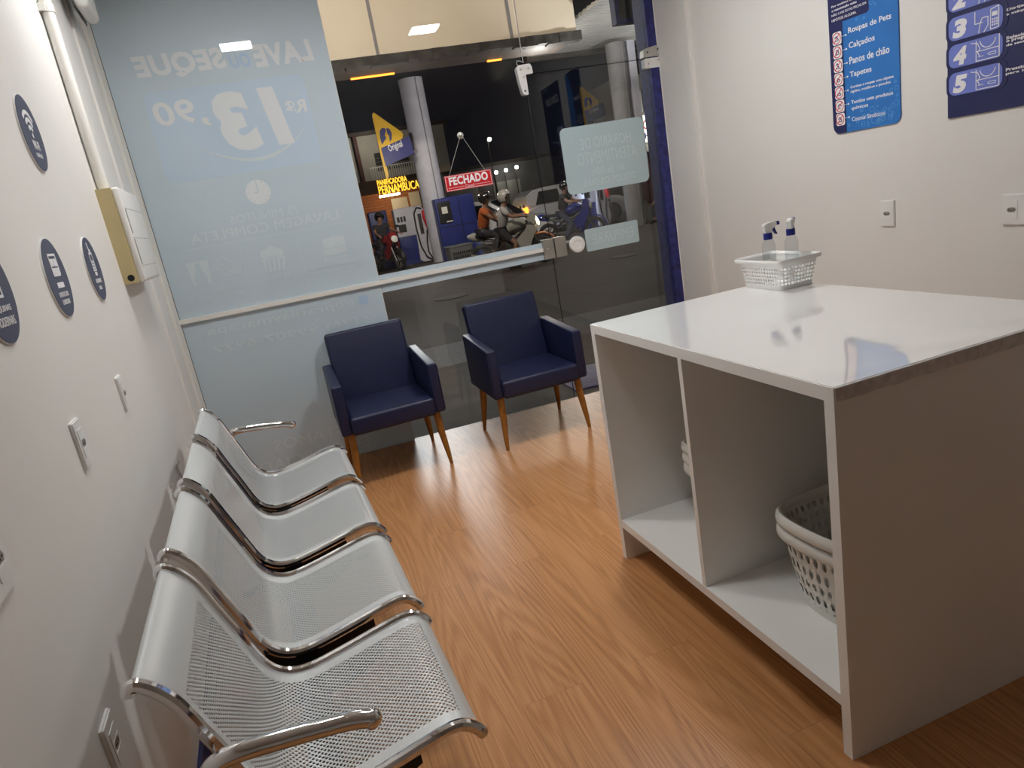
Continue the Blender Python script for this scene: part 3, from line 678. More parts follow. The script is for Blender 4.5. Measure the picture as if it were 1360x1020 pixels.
p2 = board(rw(-2.066, 0, 0), 'steps_board', 'dark navy board with numbered washing steps at the right edge', .56, 1.412, 2.36, 'navy', .003)
steps = [('1', 1.925, []), ('2', 1.832, ['Coloque as roupas', 'no cesto']), ('3', 1.7315, ['Dirija-se até', 'a máquina']), ('4', 1.6345, ['Selecione', 'o programa', 'de secagem']), ('5', 1.5345, ['Pressione', 'para iniciar'])]
for n_, zc, lines_ in steps:
    bm = bmn(); prism(bm, rrect(-.004, .238, zc-.0495, zc+.0495, .030), -.0074, .0); obj('badge_border', bm, 'navy', p2, smooth=False)
    bm = bmn(); prism(bm, rrect(.008, .220, zc-.041, zc+.041, .026), -.0086, -.0072); bd = obj('badge', bm, 'plilac', p2, smooth=False)
    text(n_, 'pwhite', bd, .030, .082, zc-.034, zc+.030, y=-.0096, bold=.06, slant=.2)
    bm = bmn(); d0, d1 = -.0094, -.0085
    if n_ in '23':
        line(bm, [(.115, zc+.036), (.115, zc-.005), (.145, zc-.005)], .003, d0, d1); line(bm, [(.130, zc-.038), (.135, zc-.005), (.143, zc+.010), (.165, zc+.010), (.165, zc-.020), (.15, zc-.038)], .003, d0, d1)
        line(bm, [(.175, zc-.036), (.175, zc+.030), (.205, zc+.036), (.205, zc-.034), (.175, zc-.036)], .003, d0, d1); prism(bm, rrect(.180, .200, zc+.006, zc+.020, .002), d0, d1)
        for i in range(3):
            for j in range(3): prism(bm, rrect(.180+.008*i, .185+.008*i, zc-.026+.009*j, zc-.020+.009*j, .001), d0, d1)
    else:
        line(bm, [(.120, zc-.036), (.120, zc+.034)], .003, d0, d1); line(bm, [(.120, zc-.036), (.208, zc-.036), (.208, zc+.038)], .003, d0, d1); line(bm, [(.120, zc-.003), (.208, zc-.003)], .003, d0, d1)
        line(bm, arcpts(.165, zc+.034, .030, 190, 350), .003, d0, d1); line(bm, [(.165, zc-.020), (.172, zc-.016), (.195, zc-.016), (.195, zc-.024), (.172, zc-.024), (.165, zc-.020)], .002, d0, d1)
        line(bm, [(.100, zc+.030), (.125, zc+.025), (.135, zc+.005), (.126, zc-.006), (.134, zc-.022)], .003, d0, d1); line(bm, [(.128, zc-.022), (.148, zc-.022)], .002, d0, d1)
    obj('line_drawing', bm, 'pwhite', bd, smooth=False)
    for i, s in enumerate(lines_):
        zt = zc+.012-.0125*i if len(lines_) == 3 else zc+.006-.0145*i
        text(s, 'pwhite', p2, .232, .232+.0105*len(s), zt-.001, zt+.0095, y=-.0075, bold=.03)
text('COMO USAR', 'pwhite', p2, .05, .45, 2.18, 2.25, y=-.0075, bold=.04)

# ------------------------------------------------------------------ floor things
def waiting_bench():
    t = thing('waiting_bench', 'four-seat perforated silver waiting bench with chrome rails along the left wall', 'bench', lw(-1.235, 0, 0), B)
    prof = [(.118, .752), (.122, .764), (.134, .766), (.155, .746), (.172, .722), (.185, .695), (.203, .640), (.231, .562), (.250, .505), (.264, .466), (.282, .436), (.308, .414), (.340, .402), (.380, .402), (.450, .414), (.550, .435), (.607, .446), (.632, .445), (.652, .434), (.668, .414), (.672, .404)]
    # smooth the profile
    P = [Vector((a, b)) for a, b in prof]
    for _ in range(2):
        Q = [P[0]]
        for a, b in zip(P, P[1:]): Q += [a*.75+b*.25, a*.25+b*.75]
        P = Q+[P[-1]]
    Ls = [0.]
    for a, b in zip(P, P[1:]): Ls.append(Ls[-1]+(b-a).length)
    W = .436; me = None; rail_me = {}
    for k in range(4):
        y1 = -.005-.5285*k; y0 = y1-W
        bm = bmn(); uvl = bm.loops.layers.uv.new('UVMap')
        nn = 10
        def P3(i, j, off):
            tt = (P[min(i+1, len(P)-1)]-P[max(i-1, 0)]).normalized(); nrm = Vector((tt.y, -tt.x))*-1
            q = P[i]+nrm*off; return Vector((q.x, y0+W*j/nn, q.y))
        gr = [[[bm.verts.new(P3(i, j, o)) for j in range(nn+1)] for i in range(len(P))] for o in (0, -.0022)]
        for s in (0, 1):
            for i in range(len(P)-1):
                for j in range(nn):
                    q = [(i, j), (i+1, j), (i+1, j+1), (i, j+1)]
                    f_ = bm.faces.new([gr[s][a][b] for a, b in q])
                    for lp, (a, b) in zip(f_.loops, q): lp[uvl].uv = (W*b/nn, Ls[a])
        for i in range(len(P)-1):
            for j in (0, nn): bm.faces.new((gr[0][i][j], gr[0][i+1][j], gr[1][i+1][j], gr[1][i][j]))
        for j in range(nn):
            for i in (0, len(P)-1): bm.faces.new((gr[0][i][j], gr[0][i][j+1], gr[1][i][j+1], gr[1][i][j]))
        so = obj('seat_shell', bm, 'perf', t, ang=60)
        for yy in (y0-.004, y1+.004):
            bm = bmn(); tube(bm, [(p.x, yy, p.y-.001) for p in P], .0125, 10); obj('edge_rail', bm, 'chrome', so)
        # black seat bracket under each end of the shell
        for yy in (y0+.02, y1-.02):
            bm = bmn(); prism(bm, [(.262, .45), (.285, .425), (.31, .405), (.345, .394), (.40, .394), (.48, .408), (.545, .422), (.545, .385), (.44, .335), (.30, .335), (.27, .37)], yy-.012, yy+.012); obj('bracket', bm, 'black', so)
    Lb = .5285*3+W
    bm = bmn(); bx(bm, .325, .395, -Lb-.02, .02, .268, .338); obj('beam', bm, 'black', t)
    for yy in (-.28, -Lb+.28):
        bm = bmn(); tube(bm, [(.36, yy, .27), (.36, yy, .06)], .03, 12); tube(bm, [(.12, yy, .028), (.20, yy, .045), (.36, yy, .075), (.52, yy, .045), (.62, yy, .028)], .022, 10); lg = obj('leg', bm, 'chrome', t)
        bm = bmn(); lathe(bm, [(.025, 0), (.025, .012), (.010, .02)], 14, Matrix.Translation((.125, yy, 0))); lathe(bm, [(.025, 0), (.025, .012), (.010, .02)], 14, Matrix.Translation((.615, yy, 0))); obj('foot', bm, 'rubber', lg)
    for yy, sgn in ((.075, 1), (-Lb-.075, -1)):
        bm = bmn(); ax = yy
        pts = [(.36, ax-sgn*.06, .30), (.30, ax-sgn*.01, .32), (.235, ax, .40), (.195, ax, .50), (.190, ax, .56), (.198, ax, .596), (.218, ax, .618), (.25, ax, .622), (.32, ax, .614), (.40, ax, .603), (.44, ax, .597), (.47, ax, .586)]
        V = [Vector(p) for p in pts]
        for _ in range(2):
            Q = [V[0]]
            for a, b in zip(V, V[1:]): Q += [a*.75+b*.25, a*.25+b*.75]
            V = Q+[V[-1]]
        tube(bm, V, .0165, 14); ar = obj('armrest', bm, 'chrome', t)
        bm = bmn(); tube(bm, [(.468, ax, .587), (.473, ax, .5845), (.480, ax, .581), (.486, ax, .577), (.489, ax, .575)], [.0185, .0195, .018, .012, .004], 14); obj('end_cap', bm, 'chrome', ar)
    return t
waiting_bench()
br = thing('metal_hook', 'small chrome double hook on the left wall behind the second bench seat', 'hook', lw(-1.475, 0, .50), B)
bm = bmn(); tube(bm, [(.004, .0, 0), (.012, .0, .06), (.006, .012, .115), (.016, .02, .13)], .005, 8); tube(bm, [(.004, 0, 0), (.03, -.01, .05), (.055, -.012, .10)], .005, 8); obj('rod', bm, 'chrome', br)
bm = bmn(); bx(bm, 0, .006, -.015, .015, -.03, .02); obj('plate', bm, 'steel', br)

def armchair():
    t = thing('armchair', 'x', 'armchair', (0, 0, 0), 0, 'navy armchairs by the shop window')
    # local: x right, -y front
    bm = bmn(); rbox(bm, (0, -.035, .365), (.478, .455, .105), .022, 4, puff=.012)
    for v in bm.verts:
        if v.co.z < .36: v.co.z -= 0.0
    obj('seat', bm, 'leather', t, ang=80)
    bm = bmn(); Mt = Matrix.Translation((0, .165, .355)) @ Matrix.Rotation(math.radians(-15), 4, 'X')
    rbox(bm, (0, .045, .24), (.474, .085, .48), .018, 4, M4=Mt @ Matrix.Rotation(0, 4, 'X')); obj('backrest', bm, 'leather', t, ang=80)
    for s in (-1, 1):
        bm = bmn(); rbox(bm, (0, 0, 0), (.056, .50, .285), .011, 3)
        for v in bm.verts:
            yy = v.co.y
            if v.co.z > 0: v.co.z += (yy+.25)*.075
            v.co.x += s*.265; v.co.y += .008; v.co.z += .462
        ar = obj('arm', bm, 'leather', t, ang=80)
        bm = bmn(); tube(bm, [(s*.2935, -.236, .33), (s*.2935, -.236, .59)], .0022, 6); obj('piping', bm, 'leather', ar)
    for sx in (-1, 1):
        for sy, fy, ty in ((-1, -.225, -.190), (1, .245, .165)):
            bm = bmn(); tube(bm, [(sx*.245, ty, .322), (sx*.250, ty+(fy-ty)*.35, .20), (sx*.262, fy-(fy-ty)*.25, .07), (sx*.266, fy, 0)], [.0215, .0205, .0145, .0095], 14); obj('leg', bm, 'legwood', t)
    return t
ac = armchair(); ac.location = (1.072, 3.975, 0); ac.rotation_euler = (0, 0, math.radians(3)); ac['label'] = 'navy armchair on wooden legs between the bench chair and the counter, in front of clear glass'
ac['label'] = 'navy armchair with wooden legs nearest the white counter'
dup(ac, (.205, 3.99, 0), math.radians(3.5), 'navy armchair with wooden legs in front of the frosted film, beside the bench')

# counter (room frame of the right wall)
def cw(a, b, z=0.): return cx*a + cy*b + Vector((0, 0, z))
ct = thing('laundry_counter', 'large white open-shelf folding counter with a glossy top', 'counter', cw(.996, 1.088), A)
DW, LN = .79, 1.150         # depth (x), length (y)
bm = bmn(); bx(bm, 0, DW, 0, LN, .9025, .934); tp = obj('tabletop', bm, 'melamine', ct, smooth=False)
bm = bmn()
nx, ny = 30, 40
gv = [[bm.verts.new((.004+(DW-.008)*i/nx, .004+(LN-.008)*j/ny, .9352+(.0012*math.sin(9*i/nx*2+3*math.sin(j*.5))*math.exp(-j/3.) if 0 < i < nx and 0 < j else 0))) for j in range(ny+1)] for i in range(nx+1)]
for i in range(nx):
    for j in range(ny): bm.faces.new((gv[i][j], gv[i+1][j], gv[i+1][j+1], gv[i][j+1]))
bv_ = {}
ext = bmesh.ops.extrude_face_region(bm, geom=bm.faces[:])
for v in ext['geom']:
    if isinstance(v, bmesh.types.BMVert): v.co.z = .9342
obj('gloss_cover', bm, 'gloss', ct, ang=60)
bm = bmn(); q = random.Random(5); nseg = 60
row0 = []; row1 = []
for i in range(nseg+1):
    x = .006+(DW-.010)*i/nseg
    row0.append(bm.verts.new((x, -.0022, .9335))); row1.append(bm.verts.new((x, -.0012-.0016*abs(math.sin(i*.9)), .905-.002*abs(math.sin(i*.37)))))
for i in range(nseg): bm.faces.new((row0[i], row0[i+1], row1[i+1], row1[i]))
ext = bmesh.ops.extrude_face_region(bm, geom=bm.faces[:])
for v in ext['geom']:
    if isinstance(v, bmesh.types.BMVert): v.co.y = -.0003
obj('cover_flap', bm, 'film_edge', ct, ang=60)
for y0, nm in ((0.0, 'side_panel'), (LN-.028, 'side_panel')):
    bm = bmn(); bx(bm, .0, DW, y0, y0+.028, .0, .9025); obj(nm, bm, 'melamine', ct, smooth=False)
bm = bmn(); bx(bm, .002, DW-.02, .572, .590, .168, .9025); obj('divider', bm, 'melamine', ct, smooth=False)
bm = bmn(); bx(bm, .0, DW-.001, .028, LN-.028, .138, .168); obj('shelf', bm, 'melamine', ct, smooth=False)
bm = bmn(); bx(bm, DW-.02, DW-.002, .028, LN-.028, .168, .9025); obj('back_panel', bm, 'melamine', ct, smooth=False)
for x, y in ((.2, LN-.05), (.6, LN-.05), (.2, .05), (.6, .05)):
    bm = bmn(); lathe(bm, [(.022, 0), (.022, .1), (.03, .138)], 14, Matrix.Translation((x, y, 0))); obj('foot', bm, 'black', ct)

# laundry baskets (nested in the counter)
def superell(a, b, n, N=72):
    out = []
    for k in range(N):
        t = 2*PI*k/N; c, s = math.cos(t), math.sin(t)
        out.append((a*abs(c)**(2/n)*(1 if c >= 0 else -1), b*abs(s)**(2/n)*(1 if s >= 0 else -1)))
    return out
def laundry_basket(loc, rz, label, group):
    t = thing('laundry_basket', label, 'laundry basket', loc, rz, group)
    N = 72; hh = .215
    prof = [(.72, .004), (.78, .0), (.79, .012), (.84, .07), (.89, .13), (.93, .185), (.945, hh)]
    bm = bmn(); uvl = bm.loops.layers.uv.new('UVMap')
    base = superell(.275, .225, 2.35, N)
    per = [0]
    for k in range(N): per.append(per[-1]+math.hypot(base[(k+1) % N][0]-base[k][0], base[(k+1) % N][1]-base[k][1]))
    wav = lambda k: .024*math.cos(4*PI*k/N)     # rim dips at the two long sides
    def ringv(s, z): return [bm.verts.new((base[k][0]*s, base[k][1]*s, z+wav(k)*max(0, (z-.12)/(hh-.12)))) for k in range(N)]
    rg = [ringv(s, z) for s, z in prof]; vh = [0, 0.0, .012, .07, .13, .185, hh]
    for i in range(len(rg)-1):
        for k in range(N):
            f_ = bm.faces.new((rg[i][k], rg[i][(k+1) % N], rg[i+1][(k+1) % N], rg[i+1][k]))
            for lp, (a, b) in zip(f_.loops, ((k, i), (k+1, i), (k+1, i+1), (k, i+1))): lp[uvl].uv = (per[a]*.86, vh[b])
    f_ = bm.faces.new(rg[0][::-1])
    for lp in f_.loops: lp[uvl].uv = (0, 0)
    obj('body', bm, 'wbasket', t, ang=60)
    bm = bmn()
    lip = [(.93, -.004), (.945, .012), (.975, .016), (1.0, .008), (1.01, -.004), (1.006, -.014), (.992, -.018), (.985, -.010), (.965, -.004)]
    rr = [[bm.verts.new((base[k][0]*s, base[k][1]*s, hh+dz+wav(k))) for k in range(N)] for s, dz in lip]
    for i in range(len(rr)):
        a, b = rr[i], rr[(i+1) % len(rr)]
        for k in range(N): bm.faces.new((a[k], a[(k+1) % N], b[(k+1) % N], b[k]))
    obj('rim', bm, 'greyplast', t, ang=70)
    return t
b0 = laundry_basket(cw(1.385, 1.365, .169), A+.02, 'white laundry basket under another in the right-hand bay of the counter', 'laundry baskets in the counter')
dup(b0, cw(1.385, 1.365, .169+.040), A+.02, 'white laundry basket on top of the nested pair in the right-hand counter bay')
for k, nm in enumerate(('lowest', 'middle', 'topmost')):
    dup(b0, cw(1.43, 1.905, .169+.040*k), A-.03, 'white laundry basket in the left-hand counter bay, %s of its stack of three' % nm)

# small basket with spray bottles on the counter
sb = thing('storage_basket', 'small white plastic mesh basket on the back corner of the counter', 'basket', cw(1.718, 2.122, .9356), A)
def rect_ring(a, b, r, N=12): return [(x, y) for x, y in rrect(-a, a, -b, b, r, N//2)]
bm = bmn(); uvl = bm.loops.layers.uv.new('UVMap')
lev = [(.070, .104, 0.0), (.070, .104, .004), (.0775, .1125, .05), (.085, .121, .100)]
rg = [[bm.verts.new((x, y, z)) for x, y in rect_ring(a, b, .018)] for a, b, z in lev]
pr_ = [0.]
bb = rect_ring(.0775, .1125, .018)
for k in range(len(bb)): pr_.append(pr_[-1]+math.hypot(bb[(k+1) % len(bb)][0]-bb[k][0], bb[(k+1) % len(bb)][1]-bb[k][1]))
for i in range(3):
    for k in range(len(bb)):
        f_ = bm.faces.new((rg[i][k], rg[i][(k+1) % len(bb)], rg[i+1][(k+1) % len(bb)], rg[i+1][k]))
        for lp, (a, b) in zip(f_.loops, ((k, i), (k+1, i), (k+1, i+1), (k, i+1))): lp[uvl].uv = (pr_[a], lev[b][2])
f_ = bm.faces.new(rg[0][::-1])
for lp in f_.loops: lp[uvl].uv = (0, 0)
obj('body', bm, 'sbasket', sb, ang=50)
bm = bmn()
lip = [(.083, .119, .098), (.086, .122, .106), (.093, .129, .108), (.096, .132, .103), (.094, .130, .094), (.090, .126, .096)]
rr = [[bm.verts.new((x, y, z)) for x, y in rect_ring(a, b, .02)] for a, b, z in lip]
for i in range(len(rr)):
    a, b = rr[i], rr[(i+1) % len(rr)]
    for k in range(len(a)): bm.faces.new((a[k], a[(k+1) % len(a)], b[(k+1) % len(a)], b[k]))
obj('rim', bm, 'white', sb, ang=60)
bm = bmn(); rbox(bm, (0, -.1185, .085), (.060, .006, .020), .003, 2); rbox(bm, (0, .1185, .085), (.060, .006, .020), .003, 2); obj('handle', bm, 'white', sb)

def spray(loc, rz, label):
    t = thing('spray_bottle', label, 'spray bottle', loc, rz, 'spray bottles in the small basket')
    bm = bmn(); lathe(bm, [(.004, 0), (.022, .001), (.0235, .006), (.0235, .145), (.021, .158), (.014, .168), (.0125, .172), (.0125, .180)], 24); obj('bottle', bm, 'clear', t)
    bm = bmn(); lathe(bm, [(.0155, .168), (.0160, .172), (.0160, .189), (.0150, .191)], 20); obj('collar', bm, 'blueplast', t)
    bm = bmn(); prism(bm, [(-.012, .190), (.010, .190), (.014, .206), (.030, .214), (.036, .215), (.036, .226), (.012, .228), (-.010, .226), (-.020, .220), (-.016, .206)], -.009, .009)
    bmesh.ops.bevel(bm, geom=bm.edges[:], offset=.0025, segments=2, affect='EDGES'); obj('spray_head', bm, 'white', t)
    bm = bmn(); prism(bm, [(.014, .207), (.025, .211), (.030, .196), (.036, .184), (.032, .182), (.023, .194)], -.006, .006); obj('trigger', bm, 'blueplast', t)
    bm = bmn(); rbox(bm, (.041, 0, .2205), (.013, .014, .013), .002, 2); obj('nozzle', bm, 'blueplast', t)
    return t
sp0 = spray(cw(1.690, 2.125, .9402), math.radians(-2), 'clear spray bottle with blue and white trigger, left one in the small basket')
dup(sp0, cw(1.778, 2.110, .9402), math.radians(38), 'clear spray bottle with raised blue and white trigger, right one in the small basket')

# ceiling lamps
for x, y, m_, l in ((-.17, 3.04, 'panel_a', 'square LED ceiling lamp over the far end of the bench'), (1.235, 2.90, 'panel', 'square LED ceiling lamp over the door side of the counter')):
    t = thing('ceiling_light', l, 'ceiling lamp', (x, y, H))
    bm = bmn(); rbox(bm, (0, 0, -.014), (.235, .235, .028), .006, 2); obj('frame', bm, 'white', t)
    bm = bmn(); bx(bm, -.105, .105, -.105, .105, -.032, -.0285); obj('diffuser', bm, m_, t, smooth=False)
t = thing('fill_downlight', 'added deep round fill downlight over the near end of the bench', 'ceiling lamp', (.20, 1.95, H))  # added fill lamp, brightens the near floor and bench
bm = bmn(); lathe(bm, [(.125, 0), (.125, -.15), (.123, -.15), (.123, -.004)], 32, caps=False); obj('skirt', bm, 'lockm', t)  # deep skirt keeps the added lamp's glow out of the glass
bm = bmn(); lathe(bm, [(.1215, -.002), (.1215, -.149), (.1195, -.149), (.1195, -.002)], 32, caps=False); obj('baffle', bm, 'black', t)  # black liner, so no lit inner wall reflects in the glass
bm = bmn(); lathe(bm, [(.112, -.012), (.112, -.006)], 32); obj('diffuser', bm, 'panel_fill', t)

# ================================================================== the street: petrol station at night
GZ = -.05
bm = bmn(); bx(bm, -25, 45, 7.6, 70, GZ-.2, GZ); struct('ground', bm, 'ground')
bm = bmn(); bx(bm, -6, 12, G+.012, 6.35, GZ-.2, -.012); struct('sidewalk', bm, 'walk')
bm = bmn(); bx(bm, -6, 12, 6.35, 7.6, GZ-.2, GZ+.002); struct('pavement_strip', bm, 'gravel')
mt = thing('door_mat', 'dark blue mat on the pavement outside the glass door', 'mat', (2.02, 4.86, -.012))
bm = bmn(); rbox(bm, (0, 0, .006), (.90, .60, .012), .005, 2); obj('pad', bm, 'jamb', mt)
for x, y, r, l in ((2.05, 11.6, .30, 'pale round cover in the forecourt just behind the white bar'), (5.6, 12.3, .26, 'pale round cover in the forecourt behind the glass door')):
    bm = bmn(); lathe(bm, [(r, 0), (r, .008), (r*.92, .010), (.001, .010)], 24); tag(obj('manhole_cover', bm, 'walk', loc=(x, y, GZ)), l, 'manhole cover')
# canopies
cp = thing('station_canopy', 'petrol station canopy with a large beige lit fascia above the street', 'canopy', (0, 16, 0))
bm = bmn(); bx(bm, -9, 6.85, 0, .25, 4.72, 7.6); obj('fascia', bm, 'fascia', cp, smooth=False)
for x in (-4.9, -1.2, 1.55+.75, 4.55+.75):
    bm = bmn(); bx(bm, x-.035, x+.035, -.012, 0, 4.72, 7.6); obj('panel_joint', bm, 'seam', cp, smooth=False)
bm = bmn(); q = random.Random(2)
for i in range(60):
    x = -9+15.8*i/59; bx(bm, x-.14, x+.14, -.06-.03*q.random(), .22, 4.50+.05*q.random(), 4.715)
obj('edge_trim', bm, 'trimdark', cp, smooth=False)
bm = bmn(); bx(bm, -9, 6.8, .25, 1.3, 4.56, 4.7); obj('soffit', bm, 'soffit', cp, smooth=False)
for x0, x1 in ((1.75, 2.75), (5.0, 5.35)):
    bm = bmn(); bx(bm, x0, x1, 1.15, 1.22, 4.53, 4.562); obj('lamp_strip', bm, 'lampo', cp, smooth=False)
bm = bmn(); tube(bm, [(1.45, -.03, 7.2), (1.9, -.05, 6.55), (2.6, -.05, 6.28), (3.2, -.05, 6.25), (3.55, -.05, 6.55), (3.75, -.03, 7.2)], .012, 6); obj('cable', bm, 'black', cp)
c2 = thing('side_canopy', 'ribbed metal canopy to the right of the beige fascia', 'canopy', (9.8, 15.8, 0))
bm = bmn()
for i in range(30): bx(bm, -2.8, 3.2, -3.2+.25*i, -3.2+.25*i+.20, 5.02, 5.08); bx(bm, -2.8, 3.2, -3.2+.25*i+.18, -3.2+.25*i+.27, 5.05, 5.10)
obj('soffit', bm, 'ribbed', c2, smooth=False)
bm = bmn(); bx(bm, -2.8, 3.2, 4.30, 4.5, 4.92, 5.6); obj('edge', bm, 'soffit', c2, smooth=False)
# shop sign box outside above the door
sbx = thing('shop_sign_box', 'dark sign box with blue edges hanging outside above the glass door', 'sign', (2.645, 5.05, 2.50))
bm = bmn(); bx(bm, -.14, .30, 0, .06, 0, .8); obj('panel', bm, 'trimdark', sbx, smooth=False)
bm = bmn(); bx(bm, -.17, -.14, -.01, .07, -.03, .8); bx(bm, -.14, .30, -.01, .07, -.03, 0); obj('edge', bm, 'jamb', sbx, smooth=False)
bm = bmn(); bx(bm, .02, .06, .01, .05, .8, .84); bx(bm, .0, .08, -.49, .05, .80, .84); obj('bracket', bm, 'jamb', sbx, smooth=False)
bm = bmn(); bx(bm, -6, 12, G+.02, G+.18, H+.12, H+1.2); tag(obj('wall_upper', bm, 'wall', smooth=False), kind='structure')

def column(x, y, r, m, label, strip=False):
    t = thing('station_column', label, 'column', (x, y, GZ))
    bm = bmn(); lathe(bm, [(r, 0), (r, 4.95)], 28); obj('shaft', bm, m, t)
    bm = bmn(); bx(bm, -.012+r*.25, .012+r*.25, -r-.004, -r*.9, .0, 4.95); obj('joint', bm, 'seam', t, smooth=False)
    if strip:
        bm = bmn(); bx(bm, r-.02, r+.20, -.22, .0, 1.3, 4.95); obj('cover_strip', bm, 'column', t, smooth=False)
    return t
column(3.62, 20.2, .33, 'column', 'white round column with a dark joint line holding the beige canopy')
column(9.20, 19.0, .27, 'colgrey', 'grey concrete column with a white strip, behind the opening hours sticker', True)

def flag_sign(loc, s, label, pole):
    t = thing('fuel_flag_sign', label, 'sign', loc, 0, 'fuel brand flags')
    bm = bmn(); prism(bm, [(0, 1.25), (.06, 1.32), (.12, 1.27), (.82, .62), (.86, .54), (.82, .44), (.74, .36), (.12, .24), (.10, -.05), (.13, -.60), (.08, -.78), (.02, -.72), (.0, 0)], -.04, .04); obj('yellow_sail', bm, 'ipy', t, smooth=False)
    bm = bmn(); prism(bm, [(.06, .22), (1.05, .46), (1.10, -.10), (.09, -.36)], -.05, .05); obj('banner', bm, 'ipb', t, smooth=False)
    text('Original', 'pwhite', t, .32, .80, -.05, .22, y=-.055, bold=.01, M4=Matrix.Rotation(math.radians(-13), 4, 'Y') @ Matrix.Translation((0, 0, -.02)))
    bm = bmn(); prism(bm, [(.12, .32), (.30, .50), (.26, .58), (.34, .74), (.32, .80), (.22, .82), (.13, .74), (.10, .50)], -.047, -.038); prism(bm, [(.36, .80), (.46, .76), (.50, .62), (.46, .44), (.38, .36), (.40, .55), (.35, .64)], -.047, -.038); obj('emblem', bm, 'ipb', t, smooth=False)
    if pole:
        bm = bmn(); tube(bm, [(.5, .1, pole), (.5, .1, .2)], .06, 10); obj('pole', bm, 'seam', t)
    else:
        bm = bmn(); bx(bm, .6, 1.15, .05, .5, -.1, .0); obj('bracket', bm, 'seam', t, smooth=False)
    t.scale = (s, s, s)
    return t
flag_sign((2.33, 19.55, 3.02), .82, 'yellow and blue sail-shaped fuel sign beside the white round column', None)
flag_sign((10.95, 26, 3.80), .80, 'yellow and blue sail-shaped fuel sign seen above the opening hours sticker', -4.8)

def fuel_pump(loc, rz, label, sc=1.):
    t = thing('fuel_pump', label, 'fuel pump', loc, rz, 'fuel pumps')
    bm = bmn(); rbox(bm, (.0, 0, 1.25), (.60, .50, .82), .03, 2); obj('head', bm, 'column', t)
    bm = bmn(); rbox(bm, (.0, .02, .44), (.58, .46, .82), .02, 2); obj('cabinet', bm, 'station_blue', t)
    bm = bmn(); prism(bm, [(.20, .12), (.30, .05), (.62, .05), (.70, .30), (.66, .9), (.58, 1.5), (.48, 1.66), (.30, 1.62), (.24, 1.2)], -.30, .22); obj('hose_panel', bm, 'column', t)
    bm = bmn(); bx(bm, -.24, -.02, -.262, -.25, .98, 1.20); bx(bm, -.24, -.17, -.262, -.25, 1.27, 1.42); bx(bm, -.14, -.08, -.262, -.25, 1.27, 1.42); bx(bm, -.05, .01, -.262, -.25, 1.27, 1.42); obj('display', bm, 'black', t, smooth=False)
    bm = bmn(); bx(bm, .36, .46, -.33, -.30, .85, 1.42); obj('holster', bm, 'trimdark', t, smooth=False)
    bm = bmn(); tube(bm, [(.54, -.36, 1.50), (.55, -.37, 1.30), (.60, -.37, 1.05), (.62, -.37, .90)], [.05, .075, .07, .05], 8); obj('nozzle', bm, 'red', t)
    bm = bmn(); tube(bm, [(.50, -.33, 1.56), (.36, -.34, 1.60), (.26, -.34, 1.45), (.25, -.34, 1.0), (.29, -.34, .5), (.40, -.35, .18), (.55, -.35, .07), (.68, -.35, .2), (.72, -.35, .5), (.66, -.35, .85)], .022, 8)
    tube(bm, [(.55, -.36, .95), (.48, -.36, .6), (.47, -.36, .3), (.56, -.36, .12)], .018, 8); obj('hose', bm, 'rubber', t)
    t.scale = (sc,)*3
    return t
fp = fuel_pump((2.78, 20.9, GZ), 0, 'white and blue fuel pump with a red nozzle beside the white column')
dup(fp, (8.35, 20.6, GZ), math.radians(20), 'fuel pump behind the blue motorbike, partly hidden by the door sticker')
bm = bmn(); rbox(bm, (0, 0, .85), (.55, .5, 1.7), .03, 2); t = thing('blue_cabinet', 'plain blue steel cabinet left of the white and blue fuel pump', 'cabinet', (2.15, 22.2, GZ)); obj('body', bm, 'station_blue', t)
t = thing('oil_cabinet', 'large dark blue display cabinet behind the two riders', 'cabinet', (4.05, 19.75, GZ))
bm = bmn(); rbox(bm, (0, 0, .86), (1.10, .6, 1.72), .03, 2); obj('body', bm, 'station_blue', t)
bm = bmn(); rbox(bm, (-.32, -.31, 1.33), (.36, .04, .58), .01, 2); obj('window', bm, 'black', t)
bm = bmn(); bx(bm, -.40, -.24, -.335, -.33, 1.30, 1.48); bx(bm, -.32, -.14, -.335, -.33, 1.06, 1.09); obj('display', bm, 'greyplast', t, smooth=False)
bm = bmn(); bx(bm, .10, .12, -.302, -.30, .05, 1.68); bx(bm, -.5, .5, -.302, -.30, .92, .94); obj('door_gap', bm, 'black', t, smooth=False)

# ---- people
def skin_mesh(name, pts, edges, m, parent, sub=1):
    me = bpy.data.meshes.new(name); me.from_pydata([p[:3] for p in pts], edges, []); o = bpy.data.objects.new(name, me); COL.objects.link(o)
    md = o.modifiers.new('s', 'SKIN'); md.use_smooth_shade = True
    for i, v in enumerate(me.skin_vertices[0].data):
        v.radius = (pts[i][3], pts[i][4] if len(pts[i]) > 4 else pts[i][3]); v.use_root = (i == 0)
    s_ = o.modifiers.new('u', 'SUBSURF'); s_.levels = sub; s_.render_levels = sub
    bpy.context.view_layer.update()
    nm = bpy.data.meshes.new_from_object(o.evaluated_get(bpy.context.evaluated_depsgraph_get()))
    bpy.data.objects.remove(o); bpy.data.meshes.remove(me)
    return link_mesh(name, nm, M[m], parent, ang=180)

